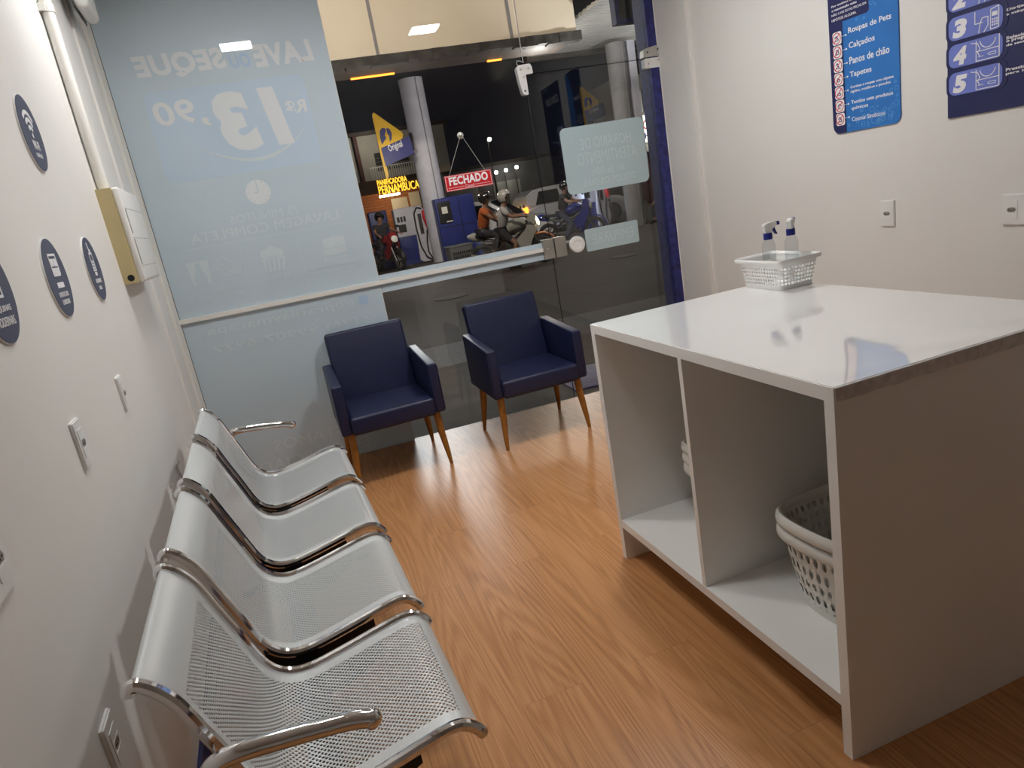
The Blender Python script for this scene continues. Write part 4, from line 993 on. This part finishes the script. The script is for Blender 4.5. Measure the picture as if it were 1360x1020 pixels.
def person(label, loc, rz, J, shirt, trousers, helmet=None, shoes='rubber', hair=None, sleeves=.6):
    """J: joints in local space, x forward: pelvis chest neck head, sh el ha kn an to (R then L)"""
    t = thing('person', label, 'person', loc, rz)
    V = lambda k: Vector(J[k])
    P = []; E = []
    def add(v, r, par=None, r2=None):
        P.append((*v, r, r2 or r)); i = len(P)-1
        if par is not None: E.append((par, i))
        return i
    pe = add(V('pelvis'), .125, None, .105); ch = add(V('chest'), .13, pe, .105); nk = add(V('neck'), .052, ch); hd0 = add(V('head')+Vector((.0, 0, -.05)), .075, nk); hd = add(V('head')+Vector((0, 0, .06)), .085, hd0)
    shirtP = [(*V('pelvis'), .150, .130), (*V('chest'), .176, .150), (*V('chest').lerp(V('neck'), .55), .105, .10)]; shirtE = [(0, 1), (1, 2)]
    tr = [(*V('pelvis'), .135, .118)]; trE = []
    for s in 'RL':
        sh, el, ha = V('sh'+s), V('el'+s), V('ha'+s)
        a = add(sh, .056, ch); b = add(el, .040, a); c = add(ha, .028, b)
        d = (ha-el).normalized(); side = Vector((0, 0, 1)).cross(d).normalized()
        palm = add(ha+d*.05, .030, c, .018)
        for k in range(4):   # fingers curling round what they hold
            f0 = add(ha+d*.095+side*(.024*(k-1.5)*.8), .0085, palm); add(ha+d*.12+side*(.024*(k-1.5)*.8)+Vector((0, 0, -.03)), .0075, f0)
        th = add(ha+d*.05+side*.035*(1 if s == 'R' else -1)+Vector((0, 0, -.012)), .009, palm)
        n0 = len(shirtP); shirtP += [(*sh, .078, .078), (*(sh+(el-sh)*sleeves), .060, .060)]; shirtE += [(1, n0), (n0, n0+1)]
        hip = V('pelvis')+Vector((0, (-.09 if s == 'R' else .09), -.03)); kn, an, to = V('kn'+s), V('an'+s), V('to'+s)
        h_ = add(hip, .085, pe); k_ = add(kn, .056, h_); a_ = add(an, .038, k_); add(to, .034, a_)
        n1 = len(tr); end = an if trousers != 'shorts' else None
        tr += [(*hip, .098, .098), (*(kn if end is not None else hip+(kn-hip)*.8), .072, .072)]; trE += [(0, n1), (n1, n1+1)]
        if end is not None: tr.append((*(an+(kn-an)*.1), .055, .055)); trE.append((n1+1, n1+2))
    skin_mesh('body', P, E, 'skin', t)
    skin_mesh('shirt', shirtP, shirtE, shirt, t)
    skin_mesh('trousers', tr, trE, 'dkcloth' if trousers == 'shorts' else trousers, t)
    # face
    hv = V('head')
    bm = bmn(); bmesh.ops.create_icosphere(bm, subdivisions=2, radius=.016, matrix=Matrix.Translation(hv+Vector((.095, 0, .0))) @ Matrix.Diagonal((1, .8, 1.6, 1))); obj('nose', bm, 'skin', t)
    bm = bmn()
    for s in (-1, 1): bmesh.ops.create_icosphere(bm, subdivisions=2, radius=.012, matrix=Matrix.Translation(hv+Vector((.082, s*.032, .028))))
    obj('eye', bm, 'black', t)
    if helmet:
        bm = bmn(); bmesh.ops.create_icosphere(bm, subdivisions=3, radius=.145, matrix=Matrix.Translation(hv+Vector((-.005, 0, .045))) @ Matrix.Diagonal((1.06, .92, 1., 1)))
        bmesh.ops.delete(bm, geom=[v for v in bm.verts if (v.co.x-hv.x > .05 and v.co.z < hv.z+.055) or v.co.z < hv.z-.07], context='VERTS')
        hl = obj('helmet', bm, helmet, t)
        bm = bmn(); rbox(bm, hv+Vector((.10, 0, .075)), (.09, .20, .02), .008, 2); obj('visor', bm, 'black', hl)
    elif hair:
        bm = bmn(); bmesh.ops.create_icosphere(bm, subdivisions=3, radius=.108, matrix=Matrix.Translation(hv+Vector((-.012, 0, .045))) @ Matrix.Diagonal((1.02, .9, 1., 1)))
        bmesh.ops.delete(bm, geom=[v for v in bm.verts if (v.co.x-hv.x > .03 and v.co.z < hv.z+.06) or v.co.z < hv.z-.05], context='VERTS'); obj('hair', bm, hair, t)
    for s in 'RL':
        a = V('an'+s); b = V('to'+s)
        bm = bmn(); tube(bm, [a+Vector((-.05, 0, -.045)), a+Vector((.03, 0, -.03)), a+(b-a)*.7+Vector((0, 0, -.01)), b+(b-a).normalized()*.06+Vector((0, 0, -.012))], [.036, .048, .046, .028], 10); obj('shoe', bm, shoes, t)
    return t

def rider_pose(dx=0., dz=0., footR=None, footL=None, hold=True):
    J = dict(pelvis=(-.05+dx, 0, .80+dz), chest=(.05+dx, 0, 1.14+dz), neck=(.09+dx, 0, 1.31+dz), head=(.13+dx, 0, 1.43+dz))
    for s, k in (('R', -1), ('L', 1)):
        J['sh'+s] = (.06+dx, .19*k, 1.22+dz); J['el'+s] = (.24+dx, .28*k, 1.05+dz); J['ha'+s] = (.47+dx, .31*k, 1.03) if hold else (.30+dx, .14*k, .98+dz)
        f_ = footR if s == 'R' else footL
        if f_ is None: J['kn'+s] = (.30+dx, .20*k, .68+dz); J['an'+s] = (.12+dx, .20*k, .36+dz); J['to'+s] = (.27+dx, .21*k, .33+dz)
        else: J['kn'+s] = (.26+dx, .24*k, .50); J['an'+s] = (f_[0], f_[1], .085); J['to'+s] = (f_[0]+.15, f_[1], .05)
    return J

def motorbike(label, loc, rz, fairing, mud, lit=True):
    t = thing('motorbike', label, 'motorbike', loc, rz, None)
    for wx, nm in ((.66, 'wheel'), (-.62, 'wheel')):
        bm = bmn(); tube(bm, [(wx+.245*math.cos(2*PI*k/28), 0, .295+.245*math.sin(2*PI*k/28)) for k in range(28)], .05, 8, closed=True); w = obj(nm, bm, 'tyre', t)
        bm = bmn(); lathe(bm, [(.05, -.05), (.05, .05)], 14, Matrix.Translation((wx, 0, .295)) @ Matrix.Rotation(PI/2, 4, 'X'))
        for k in range(6): tube(bm, [(wx, 0, .295), (wx+.215*math.cos(PI/3*k), 0, .295+.215*math.sin(PI/3*k))], .010, 6)
        tube(bm, [(wx+.205*math.cos(2*PI*k/28), 0, .295+.205*math.sin(2*PI*k/28)) for k in range(28)], .016, 6, closed=True); obj('rim', bm, 'enginem', w)
    bm = bmn(); tube(bm, [(.40, 0, .82), (.10, 0, .62), (-.25, 0, .58), (-.62, 0, .70)], .035, 8); tube(bm, [(.38, 0, .78), (.22, 0, .32), (-.15, 0, .30), (-.62, 0, .30)], .028, 8); obj('frame', bm, 'enginem', t)
    bm = bmn(); rbox(bm, (.08, 0, .42), (.36, .24, .30), .05, 2); tube(bm, [(.2, -.14, .35), (.0, -.17, .24), (-.5, -.17, .30), (-.85, -.17, .38)], [.02, .025, .04, .045], 10); obj('engine', bm, 'enginem', t)
    bm = bmn(); tube(bm, [(.36, 0, .84), (.24, 0, .88), (.05, 0, .84), (-.08, 0, .76)], [.07, .14, .13, .06], 12); obj('tank', bm, fairing, t)
    bm = bmn(); rbox(bm, (-.36, 0, .765), (.72, .24, .085), .04, 3); obj('seat', bm, 'rubber', t)
    bm = bmn(); tube(bm, [(-.55, 0, .70), (-.78, 0, .76), (-.90, 0, .78)], [.08, .09, .03], 10); tl = obj('tail', bm, fairing, t)
    for s in (-1, 1):
        bm = bmn(); tube(bm, [(.66, s*.085, .295), (.52, s*.085, .62), (.40, s*.085, .93)], .022, 8); obj('fork', bm, 'enginem', t)
    bm = bmn(); tube(bm, [(.30, -.36, 1.02), (.38, -.22, 1.05), (.42, -.08, .98), (.42, .08, .98), (.38, .22, 1.05), (.30, .36, 1.02)], .016, 8); hb = obj('handlebar', bm, 'black', t)
    for s in (-1, 1):
        bm = bmn(); tube(bm, [(.38, s*.24, 1.05), (.36, s*.28, 1.17)], .008, 6); rbox(bm, (.36, s*.30, 1.20), (.02, .11, .07), .01, 2); obj('mirror', bm, 'black', hb)
    bm = bmn(); prism(bm, [(.42, .78), (.56, .76), (.64, .88), (.60, 1.0), (.50, 1.08), (.42, 1.0)], -.11, .11); bmesh.ops.bevel(bm, geom=bm.edges[:], offset=.025, segments=2, affect='EDGES'); obj('headlight_cowl', bm, fairing, t)
    bm = bmn(); lathe(bm, [(.10, 0), (.095, .02), (.04, .04), (.001, .044)], 18, Matrix.Translation((.615, 0, .88)) @ Matrix.Rotation(math.radians(75), 4, 'Y'), caps=False); obj('headlight', bm, 'headl' if lit else 'greyplast', t)
    bm = bmn()
    for s in (-1, 1): prism(bm, [(.48, .92), (.60, .74), (.42, .40), (.20, .34), (.14, .56), (.34, .72)], s*.13-.012, s*.13+.012)
    obj('side_fairing', bm, fairing, t)
    bm = bmn(); V = [(.66+.33*math.cos(math.radians(a)), 0, .295+.33*math.sin(math.radians(a))) for a in range(-5, 141, 12)]; tube(bm, V, [.02]+[.055]*(len(V)-2)+[.02], 8, flat=.4); obj('mudguard', bm, mud, t)
    return t

RZ = math.radians(-24)
motorbike('silver motorbike with lit headlight and orange mudguard carrying two riders', (4.02, 14.35, GZ), RZ, 'bikegrey', 'orange')
def on(bikeloc, rz): return bikeloc, rz
person('person in a pale grey tee and white helmet driving the silver motorbike', (4.02, 14.35, GZ), RZ, rider_pose(-.10, .0, footR=(-.02, -.34)), 'teew', 'shorts', 'helw', sleeves=.75)
person('person in an orange vest and black helmet riding pillion on the silver motorbike', (4.02, 14.35, GZ), RZ, rider_pose(-.50, .04, hold=False), 'teeo', 'dkcloth', 'helb')
motorbike('blue motorbike turned to the right behind the door lock', (6.62, 17.6, GZ), math.radians(-38), 'bikeblue', 'bikeblue', False)
person('person in dark clothes and jeans with white shoes sitting on the blue motorbike', (6.62, 17.6, GZ), math.radians(-38), rider_pose(-.12, 0, footR=(-.1, -.36)), 'dkcloth', 'jeans', 'helb', 'helw')
motorbike('red and black motorbike facing the shop at the edge of the film', (1.98, 20.0, GZ), math.radians(-68), 'bikered', 'black', False)
person('person in black with a dark helmet on the red motorbike, half hidden by the film', (1.98, 20.0, GZ), math.radians(-68), rider_pose(-.1, 0.05), 'dkcloth', 'dkcloth', 'helb')
sit = dict(pelvis=(0, 0, .50), chest=(.05, 0, .82), neck=(.07, 0, 1.0), head=(.10, 0, 1.12))
for s, k in (('R', -1), ('L', 1)): sit.update({'sh'+s: (.05, .18*k, .90), 'el'+s: (.12, .24*k, .66), 'ha'+s: (.33, .16*k, .58), 'kn'+s: (.40, .13*k, .50), 'an'+s: (.40, .13*k, .09), 'to'+s: (.55, .13*k, .05)})
person('person in a maroon tee sitting beside the blue door jamb across the forecourt', (10.0, 18.6, GZ), math.radians(200), sit, 'maroont', 'dkcloth', None, hair='black')
for i, (x, y, z, l) in enumerate(((10.0, 18.6, 0, 'pale crate the maroon-shirted person sits on'), (9.55, 19.6, 0, 'lower pale crate left of the seated person'), (9.55, 19.6, .31, 'upper pale crate left of the seated person'))):
    t = thing('crate', l, 'crate', (x, y, GZ+z), .2*i); bm = bmn(); bx(bm, -.25, .25, -.2, .2, 0, .30); obj('box', bm, 'box', t, smooth=False)
    bm = bmn()
    for zz in (.06, .15, .24): bx(bm, -.252, .252, -.203, .203, zz-.012, zz+.012)
    obj('slat', bm, 'cream', t, smooth=False)
t = thing('wire_crate', 'grey plastic crate on the ground left of the two riders', 'crate', (2.98, 14.75, GZ), .1)
bm = bmn(); rg_ = []
for s, z in ((.85, 0), (.85, .01), (1, .62), (1.04, .63), (1.04, .66), (.98, .66), (.82, .03)): rg_.append([bm.verts.new((x*s, y*s, z)) for x, y in rrect(-.27, .27, -.2, .2, .05, 4)])
for a, b in zip(rg_, rg_[1:]):
    for k in range(len(a)): bm.faces.new((a[k], a[(k+1) % len(a)], b[(k+1) % len(a)], b[k]))
bm.faces.new(rg_[0][::-1]); bm.faces.new(rg_[-1]); obj('body', bm, 'crate', t)
bm = bmn()
for i in range(9):
    for j in range(5): bx(bm, -.21+.05*i, -.185+.05*i, -.206-.002*j, -.192, .12+.09*j, .17+.09*j)
obj('grip_hole', bm, 'black', t, smooth=False)

def car(label, loc, rz, suv):
    t = thing('car', label, 'car', loc, rz, 'white cars at the station')
    hb = .95 if suv else .88; hr = 1.55 if suv else 1.46
    body = [(-1.95, .35), (-2.0, .55), (-1.96, hb-.02), (-1.2, hb+.02), (.75, hb), (1.55, hb-.10), (1.95, hb-.26), (2.02, .50), (1.98, .28), (1.68, .22), (-1.7, .22)]
    cab = [(-1.9, hb), (-1.80, hr-.22), (-1.55, hr-.05), (-1.1, hr), (-.1, hr), (.25, hr-.06), (.95, hb)] if suv else [(-1.75, hb), (-1.45, hr-.2), (-1.0, hr-.02), (-.2, hr), (.2, hr-.06), (.95, hb)]
    bm = bmn(); prism(bm, body, -.85, .85); bmesh.ops.bevel(bm, geom=[e for e in bm.edges if abs(e.verts[0].co.y-e.verts[1].co.y) < 1e-5], offset=.09, segments=3, affect='EDGES'); obj('body', bm, 'carw', t, ang=50)
    bm = bmn(); prism(bm, cab, -.74, .74)
    for v in bm.verts:
        if v.co.z > hb+.1: v.co.y *= .86
    bmesh.ops.bevel(bm, geom=[e for e in bm.edges if abs(e.verts[0].co.y-e.verts[1].co.y) < 1e-5], offset=.05, segments=3, affect='EDGES'); obj('cabin', bm, 'carw', t, ang=50)
    for s in (-1, 1):
        for x0, x1, x2, x3 in ((-1.55, -.62, -.66, -1.35), (-.52, .72, .12, -.50)):
            bm = bmn(); prism(bm, [(x0, hb+.07), (x1, hb+.07), (x2, hr-.12), (x3, hr-.12)], -.008, .008)
            for v in bm.verts: v.co.y += s*(.742 if v.co.z < hb+.2 else .652)
            obj('side_window', bm, 'carglass', t, smooth=False)
    bm = bmn(); prism(bm, [(.955, hb+.03), (.97, hb+.04), (.27, hr-.05), (.25, hr-.06)], -.60, .60)
    obj('windscreen', bm, 'carglass', t, smooth=False)
    for wx in (-1.25, 1.25):
        for s in (-1, 1):
            bm = bmn(); lathe(bm, [(.2, -.1), (.31, -.095), (.325, -.06), (.325, .06), (.31, .095), (.2, .1)], 24, Matrix.Translation((wx, s*.77, .325)) @ Matrix.Rotation(PI/2, 4, 'X')); w = obj('wheel', bm, 'tyre', t)
            bm = bmn(); lathe(bm, [(.19, -.105), (.05, -.11), (.05, .11), (.19, .105)], 18, Matrix.Translation((wx, s*.77, .325)) @ Matrix.Rotation(PI/2, 4, 'X')); obj('hub_cap', bm, 'enginem', w)
    bm = bmn(); bx(bm, 1.97, 2.03, -.62, .62, .34, .62); obj('grille', bm, 'black', t, smooth=False)
    bm = bmn(); bx(bm, 2.025, 2.04, -.20, .20, .40, .50); obj('number_plate', bm, 'greyplast', t, smooth=False)
    bm = bmn(); bx(bm, 2.02, 2.035, -.62, .62, .60, .625); obj('chrome_trim', bm, 'chrome', t, smooth=False)
    for s in (-1, 1):
        bm = bmn(); rbox(bm, (1.88, s*.66, hb-.27), (.22, .30, .13), .04, 2); obj('headlamp', bm, 'greyplast', t)
        bm = bmn(); rbox(bm, (-1.93, s*.72, hb-.08), (.14, .20, .26), .03, 2); obj('tail_light', bm, 'lampo' if suv else 'red', t)
        bm = bmn(); rbox(bm, (.62, s*.90, hb+.08), (.12, .16, .11), .03, 2); obj('mirror', bm, 'carw', t)
    return t
car('white car with a dark grille facing right, behind the riders', (5.35, 20.9, GZ), math.radians(-30), False)
car('white hatchback with a glowing tail light behind the door edge', (8.95, 23.6, GZ), math.radians(4), True)

# ---- buildings across the road
bk = thing('bakery_building', 'two-storey bakery with a yellow lit sign and brick front across the road', 'building', (0, 33, GZ))
bm = bmn(); bx(bm, -6, 7.0, 0, 4, 3.05, 5.1); obj('upper_wall', bm, 'cream', bk, smooth=False)
bm = bmn(); bx(bm, -6, 5.6, .6, 4, 0, 3.05); obj('brick_wall', bm, 'brick', bk, smooth=False)
bm = bmn(); bx(bm, -6.3, 7.2, -.3, 4.3, 5.1, 5.25); obj('roof', bm, 'soffit', bk, smooth=False)
bm = bmn(); prism(bm, [(0, 0), (0, 0)], 0, 0) if False else bx(bm, -6, 5.9, -.9, .6, 2.98, 3.12); bx(bm, -6, 5.9, -.9, -.84, 2.55, 3.0); obj('awning', bm, 'awn', bk, smooth=False)
bm = bmn(); bx(bm, 3.25, 5.6, -.82, -.76, 3.62, 3.67)
for i in range(24): bx(bm, 3.27+.1*i, 3.30+.1*i, -.81, -.77, 3.12, 3.62)
obj('railing', bm, 'alu', bk, smooth=False)
for x0, x1, z0, z1 in ((3.65, 4.25, 3.55, 4.3), (4.35, 5.15, 3.55, 4.05)):
    bm = bmn(); bx(bm, x0, x1, -.05, 0, z0, z1); wn = obj('window', bm, 'black', bk, smooth=False)
    bm = bmn()
    for i in range(4): bx(bm, x0, x1, -.07, -.05, z0+.15*i+.05, z0+.15*i+.08)
    obj('shutter_bar', bm, 'creamd', wn, smooth=False)
bm = bmn(); bx(bm, 2.86, 3.02, -.2, 0, 2.6, 5.1); obj('pilaster', bm, 'maroon', bk, smooth=False)
text('PANIFICADORA', 'litsign', bk, 3.42, 4.75, 2.86, 3.10, y=-.95, bold=.03, thick=.03); text('PERNAMBUCANA', 'litsign', bk, 3.42, 5.65, 2.48, 2.84, y=-.95, bold=.03, thick=.03)
bm = bmn(); tube(bm, [(3.42, -.7, 2.40), (4.35, -.7, 2.40)], .045, 8); obj('tube_lamp', bm, 'tube', bk)
bm = bmn(); bx(bm, 4.05, 4.8, .55, .6, 1.75, 2.25); bx(bm, 4.9, 5.4, .5, .6, 1.7, 2.4); obj('notice', bm, 'greyplast', bk, smooth=False)
bb_ = thing('dark_building', 'dark low building behind the cars under the street lamps', 'building', (12, 44, GZ))
bm = bmn(); bx(bm, -6, 5, 0, 5, 0, 3.4); obj('wall', bm, 'creamd', bb_, smooth=False)
bm = bmn(); bx(bm, -6.3, 5.3, -.6, 5.3, 3.4, 3.6); obj('roof', bm, 'soffit', bb_, smooth=False)
bm = bmn(); bx(bm, -3.2, -1.2, -.04, 0, 0, 2.4); bx(bm, -.2, 1.6, -.04, 0, 0, 2.4); obj('shutter', bm, 'cream', bb_, smooth=False)
sb_ = thing('corner_shop', 'cream shop with a backlit sign beside the blue door jamb', 'building', (17.2, 30, GZ))
bm = bmn(); bx(bm, -2.8, 3, 0, 4, 2.3, 5.6); obj('wall', bm, 'cream', sb_, smooth=False)
bm = bmn(); bx(bm, -2.8, 3, .8, 4, 0, 2.3); obj('shop_front', bm, 'maroon', sb_, smooth=False)
bm = bmn(); bx(bm, -2.6, 3, -.25, 0, 2.70, 3.85); sgn = obj('sign_panel', bm, 'signw', sb_, smooth=False)
text('CONSOLO', 'red', sgn, -2.3, .2, 3.25, 3.65, y=-.27, bold=.0, slant=.1, thick=.02); text('HONDA', 'ipb', sgn, -1.9, -.2, 2.85, 3.10, y=-.27, bold=.03, thick=.02)
bm = bmn(); bx(bm, -2.5, -.2, -.06, 0, 4.0, 4.9); sw = obj('window', bm, 'black', sb_, smooth=False)
bm = bmn()
for i in range(4): bx(bm, -2.5+.7*i, -2.44+.7*i, -.10, -.06, 4.0, 4.9)
obj('window_bar', bm, 'alu', sw, smooth=False)
# street lamps
def street_lamp(x, y, h, label, r=.13):
    t = thing('street_lamp', label, 'street lamp', (x, y, GZ), 0, 'street lamps')
    bm = bmn(); tube(bm, [(0, .4, 0), (0, .4, h-.1), (0, .2, h+.12), (0, 0, h+.1)], .035, 8); obj('pole', bm, 'soffit', t)
    bm = bmn(); bmesh.ops.create_icosphere(bm, subdivisions=2, radius=r, matrix=Matrix.Translation((0, 0, h))); obj('lamp', bm, 'lampw', t)
for x, h, l in ((10.99, 4.69, 'tall street lamp, highest of the far lamps'), (11.05, 2.86, 'low street lamp, first of the three lights right of the red sign'), (11.65, 2.89, 'low street lamp, second of the three lights right of the red sign'), (12.31, 2.96, 'low street lamp, third of the three lights right of the red sign')):
    street_lamp(x if h > 4 else x*1.075, 40 if h > 4 else 43, h if h > 4 else 1.42+(h-1.42)*1.075, l, .11)
t = thing('far_motorbike', 'far motorbike with two lit headlights beyond the white cars', 'motorbike', (12.5, 40, GZ)); bm = bmn(); tube(bm, [(0, 0, 0), (0, 0, .9)], .12, 8); bx(bm, -.3, .3, -.05, .05, .95, 1.25); obj('front', bm, 'black', t)
bm = bmn(); bmesh.ops.create_icosphere(bm, subdivisions=2, radius=.11, matrix=Matrix.Translation((-.14, -.1, 1.12))); bmesh.ops.create_icosphere(bm, subdivisions=2, radius=.11, matrix=Matrix.Translation((.14, -.1, 1.12))); obj('headlight', bm, 'lampw', t)
t = thing('utility_pole', 'slim pale utility pole right of the white round column', 'pole', (7.5, 38, GZ)); bm = bmn(); tube(bm, [(0, 0, 0), (0, 0, 5.7)], .07, 8); obj('shaft', bm, 'greyplast', t)

# ------------------------------------------------------------------ light
def light(kind, name, loc, energy, col, size=.2, target=None, spot=None):
    l = bpy.data.lights.new(name, kind); l.energy = energy; l.color = col
    if kind == 'AREA': l.size = size
    else: l.shadow_soft_size = size
    if spot: l.spot_size = math.radians(spot); l.spot_blend = .6
    o = bpy.data.objects.new(name, l); COL.objects.link(o); o.location = loc
    if target: o.rotation_euler = (Vector(target)-Vector(loc)).to_track_quat('-Z', 'Y').to_euler()
    return o
light('SPOT', 'fascia_fill', (0.5, 9.2, 6.6), 830, (1, .84, .66), .25, (1.5, 16, 5.9), 120)  # added spot without a fixture, put in to light the fascia
light('SPOT', 'canopy_lamp_street', (1.2, 14.6, 4.3), 340, (.95, .97, 1), 1.6, (.2, 4.4, 1.5), 50)
light('SPOT', 'ribbed_soffit_fill', (9.4, 13.5, 1.6), 620, (1, .96, .92), .3, (8.6, 15.6, 5.1), 80)  # added spot, aimed up from below to brighten the ribbed canopy
light('POINT', 'station_lamp_left', (2.3, 16.9, 2.7), 70, (1, .92, .84), .2)
light('POINT', 'station_lamp_mid', (6.4, 17.4, 3.9), 75, (1, .92, .84), .2)
light('POINT', 'station_lamp_near', (3.9, 12.4, 3.6), 30, (1, .85, .7), .3)
light('POINT', 'bakery_lamp', (3.9, 32.0, 2.2), 26, (1, .62, .28), .1)
light('POINT', 'bakery_upper_lamp', (3.4, 31.6, 4.7), 22, (1, .9, .75), .1)
light('POINT', 'shop_lamp', (15.5, 28.6, 3.0), 30, (1, .95, .85), .1)
light('POINT', 'pump_lamp', (8.0, 19.9, .9), 8, (.7, .8, 1), .1)

w = bpy.data.worlds.new('night_sky'); S.world = w; w.use_nodes = True
w.node_tree.nodes['Background'].inputs['Color'].default_value = (.012, .014, .022, 1); w.node_tree.nodes['Background'].inputs['Strength'].default_value = .12

# ------------------------------------------------------------------ camera
cam = bpy.data.cameras.new('camera'); co = bpy.data.objects.new('camera', cam); COL.objects.link(co)
cam.sensor_fit = 'HORIZONTAL'; cam.sensor_width = 36.; cam.lens = 919.9/1360*36.; cam.clip_start = .02; cam.clip_end = 300
Rr = ((.94530469, -.27794865, -.17071493), (-.23223285, -.20596902, -.95060227), (.22905663, .9382544, -.25925228))
r_, d_, f_ = (Vector(v) for v in Rr)
mw = Matrix(((r_.x, -d_.x, -f_.x, 0), (r_.y, -d_.y, -f_.y, 0), (r_.z, -d_.z, -f_.z, 1.42), (0, 0, 0, 1)))
co.matrix_world = mw
S.camera = co
vs_ = S.view_settings
S.display_settings.display_device = 'sRGB'
vs_.view_transform = 'Standard'; vs_.look = 'None'; vs_.gamma = 1.; vs_.exposure = 1.0; vs_.use_curve_mapping = False
S.cycles.max_bounces = 10; S.cycles.transparent_max_bounces = 24; S.cycles.glossy_bounces = 6; S.cycles.diffuse_bounces = 5
S.cycles.caustics_reflective = False; S.cycles.caustics_refractive = False
S.cycles.sample_clamp_indirect = 6.
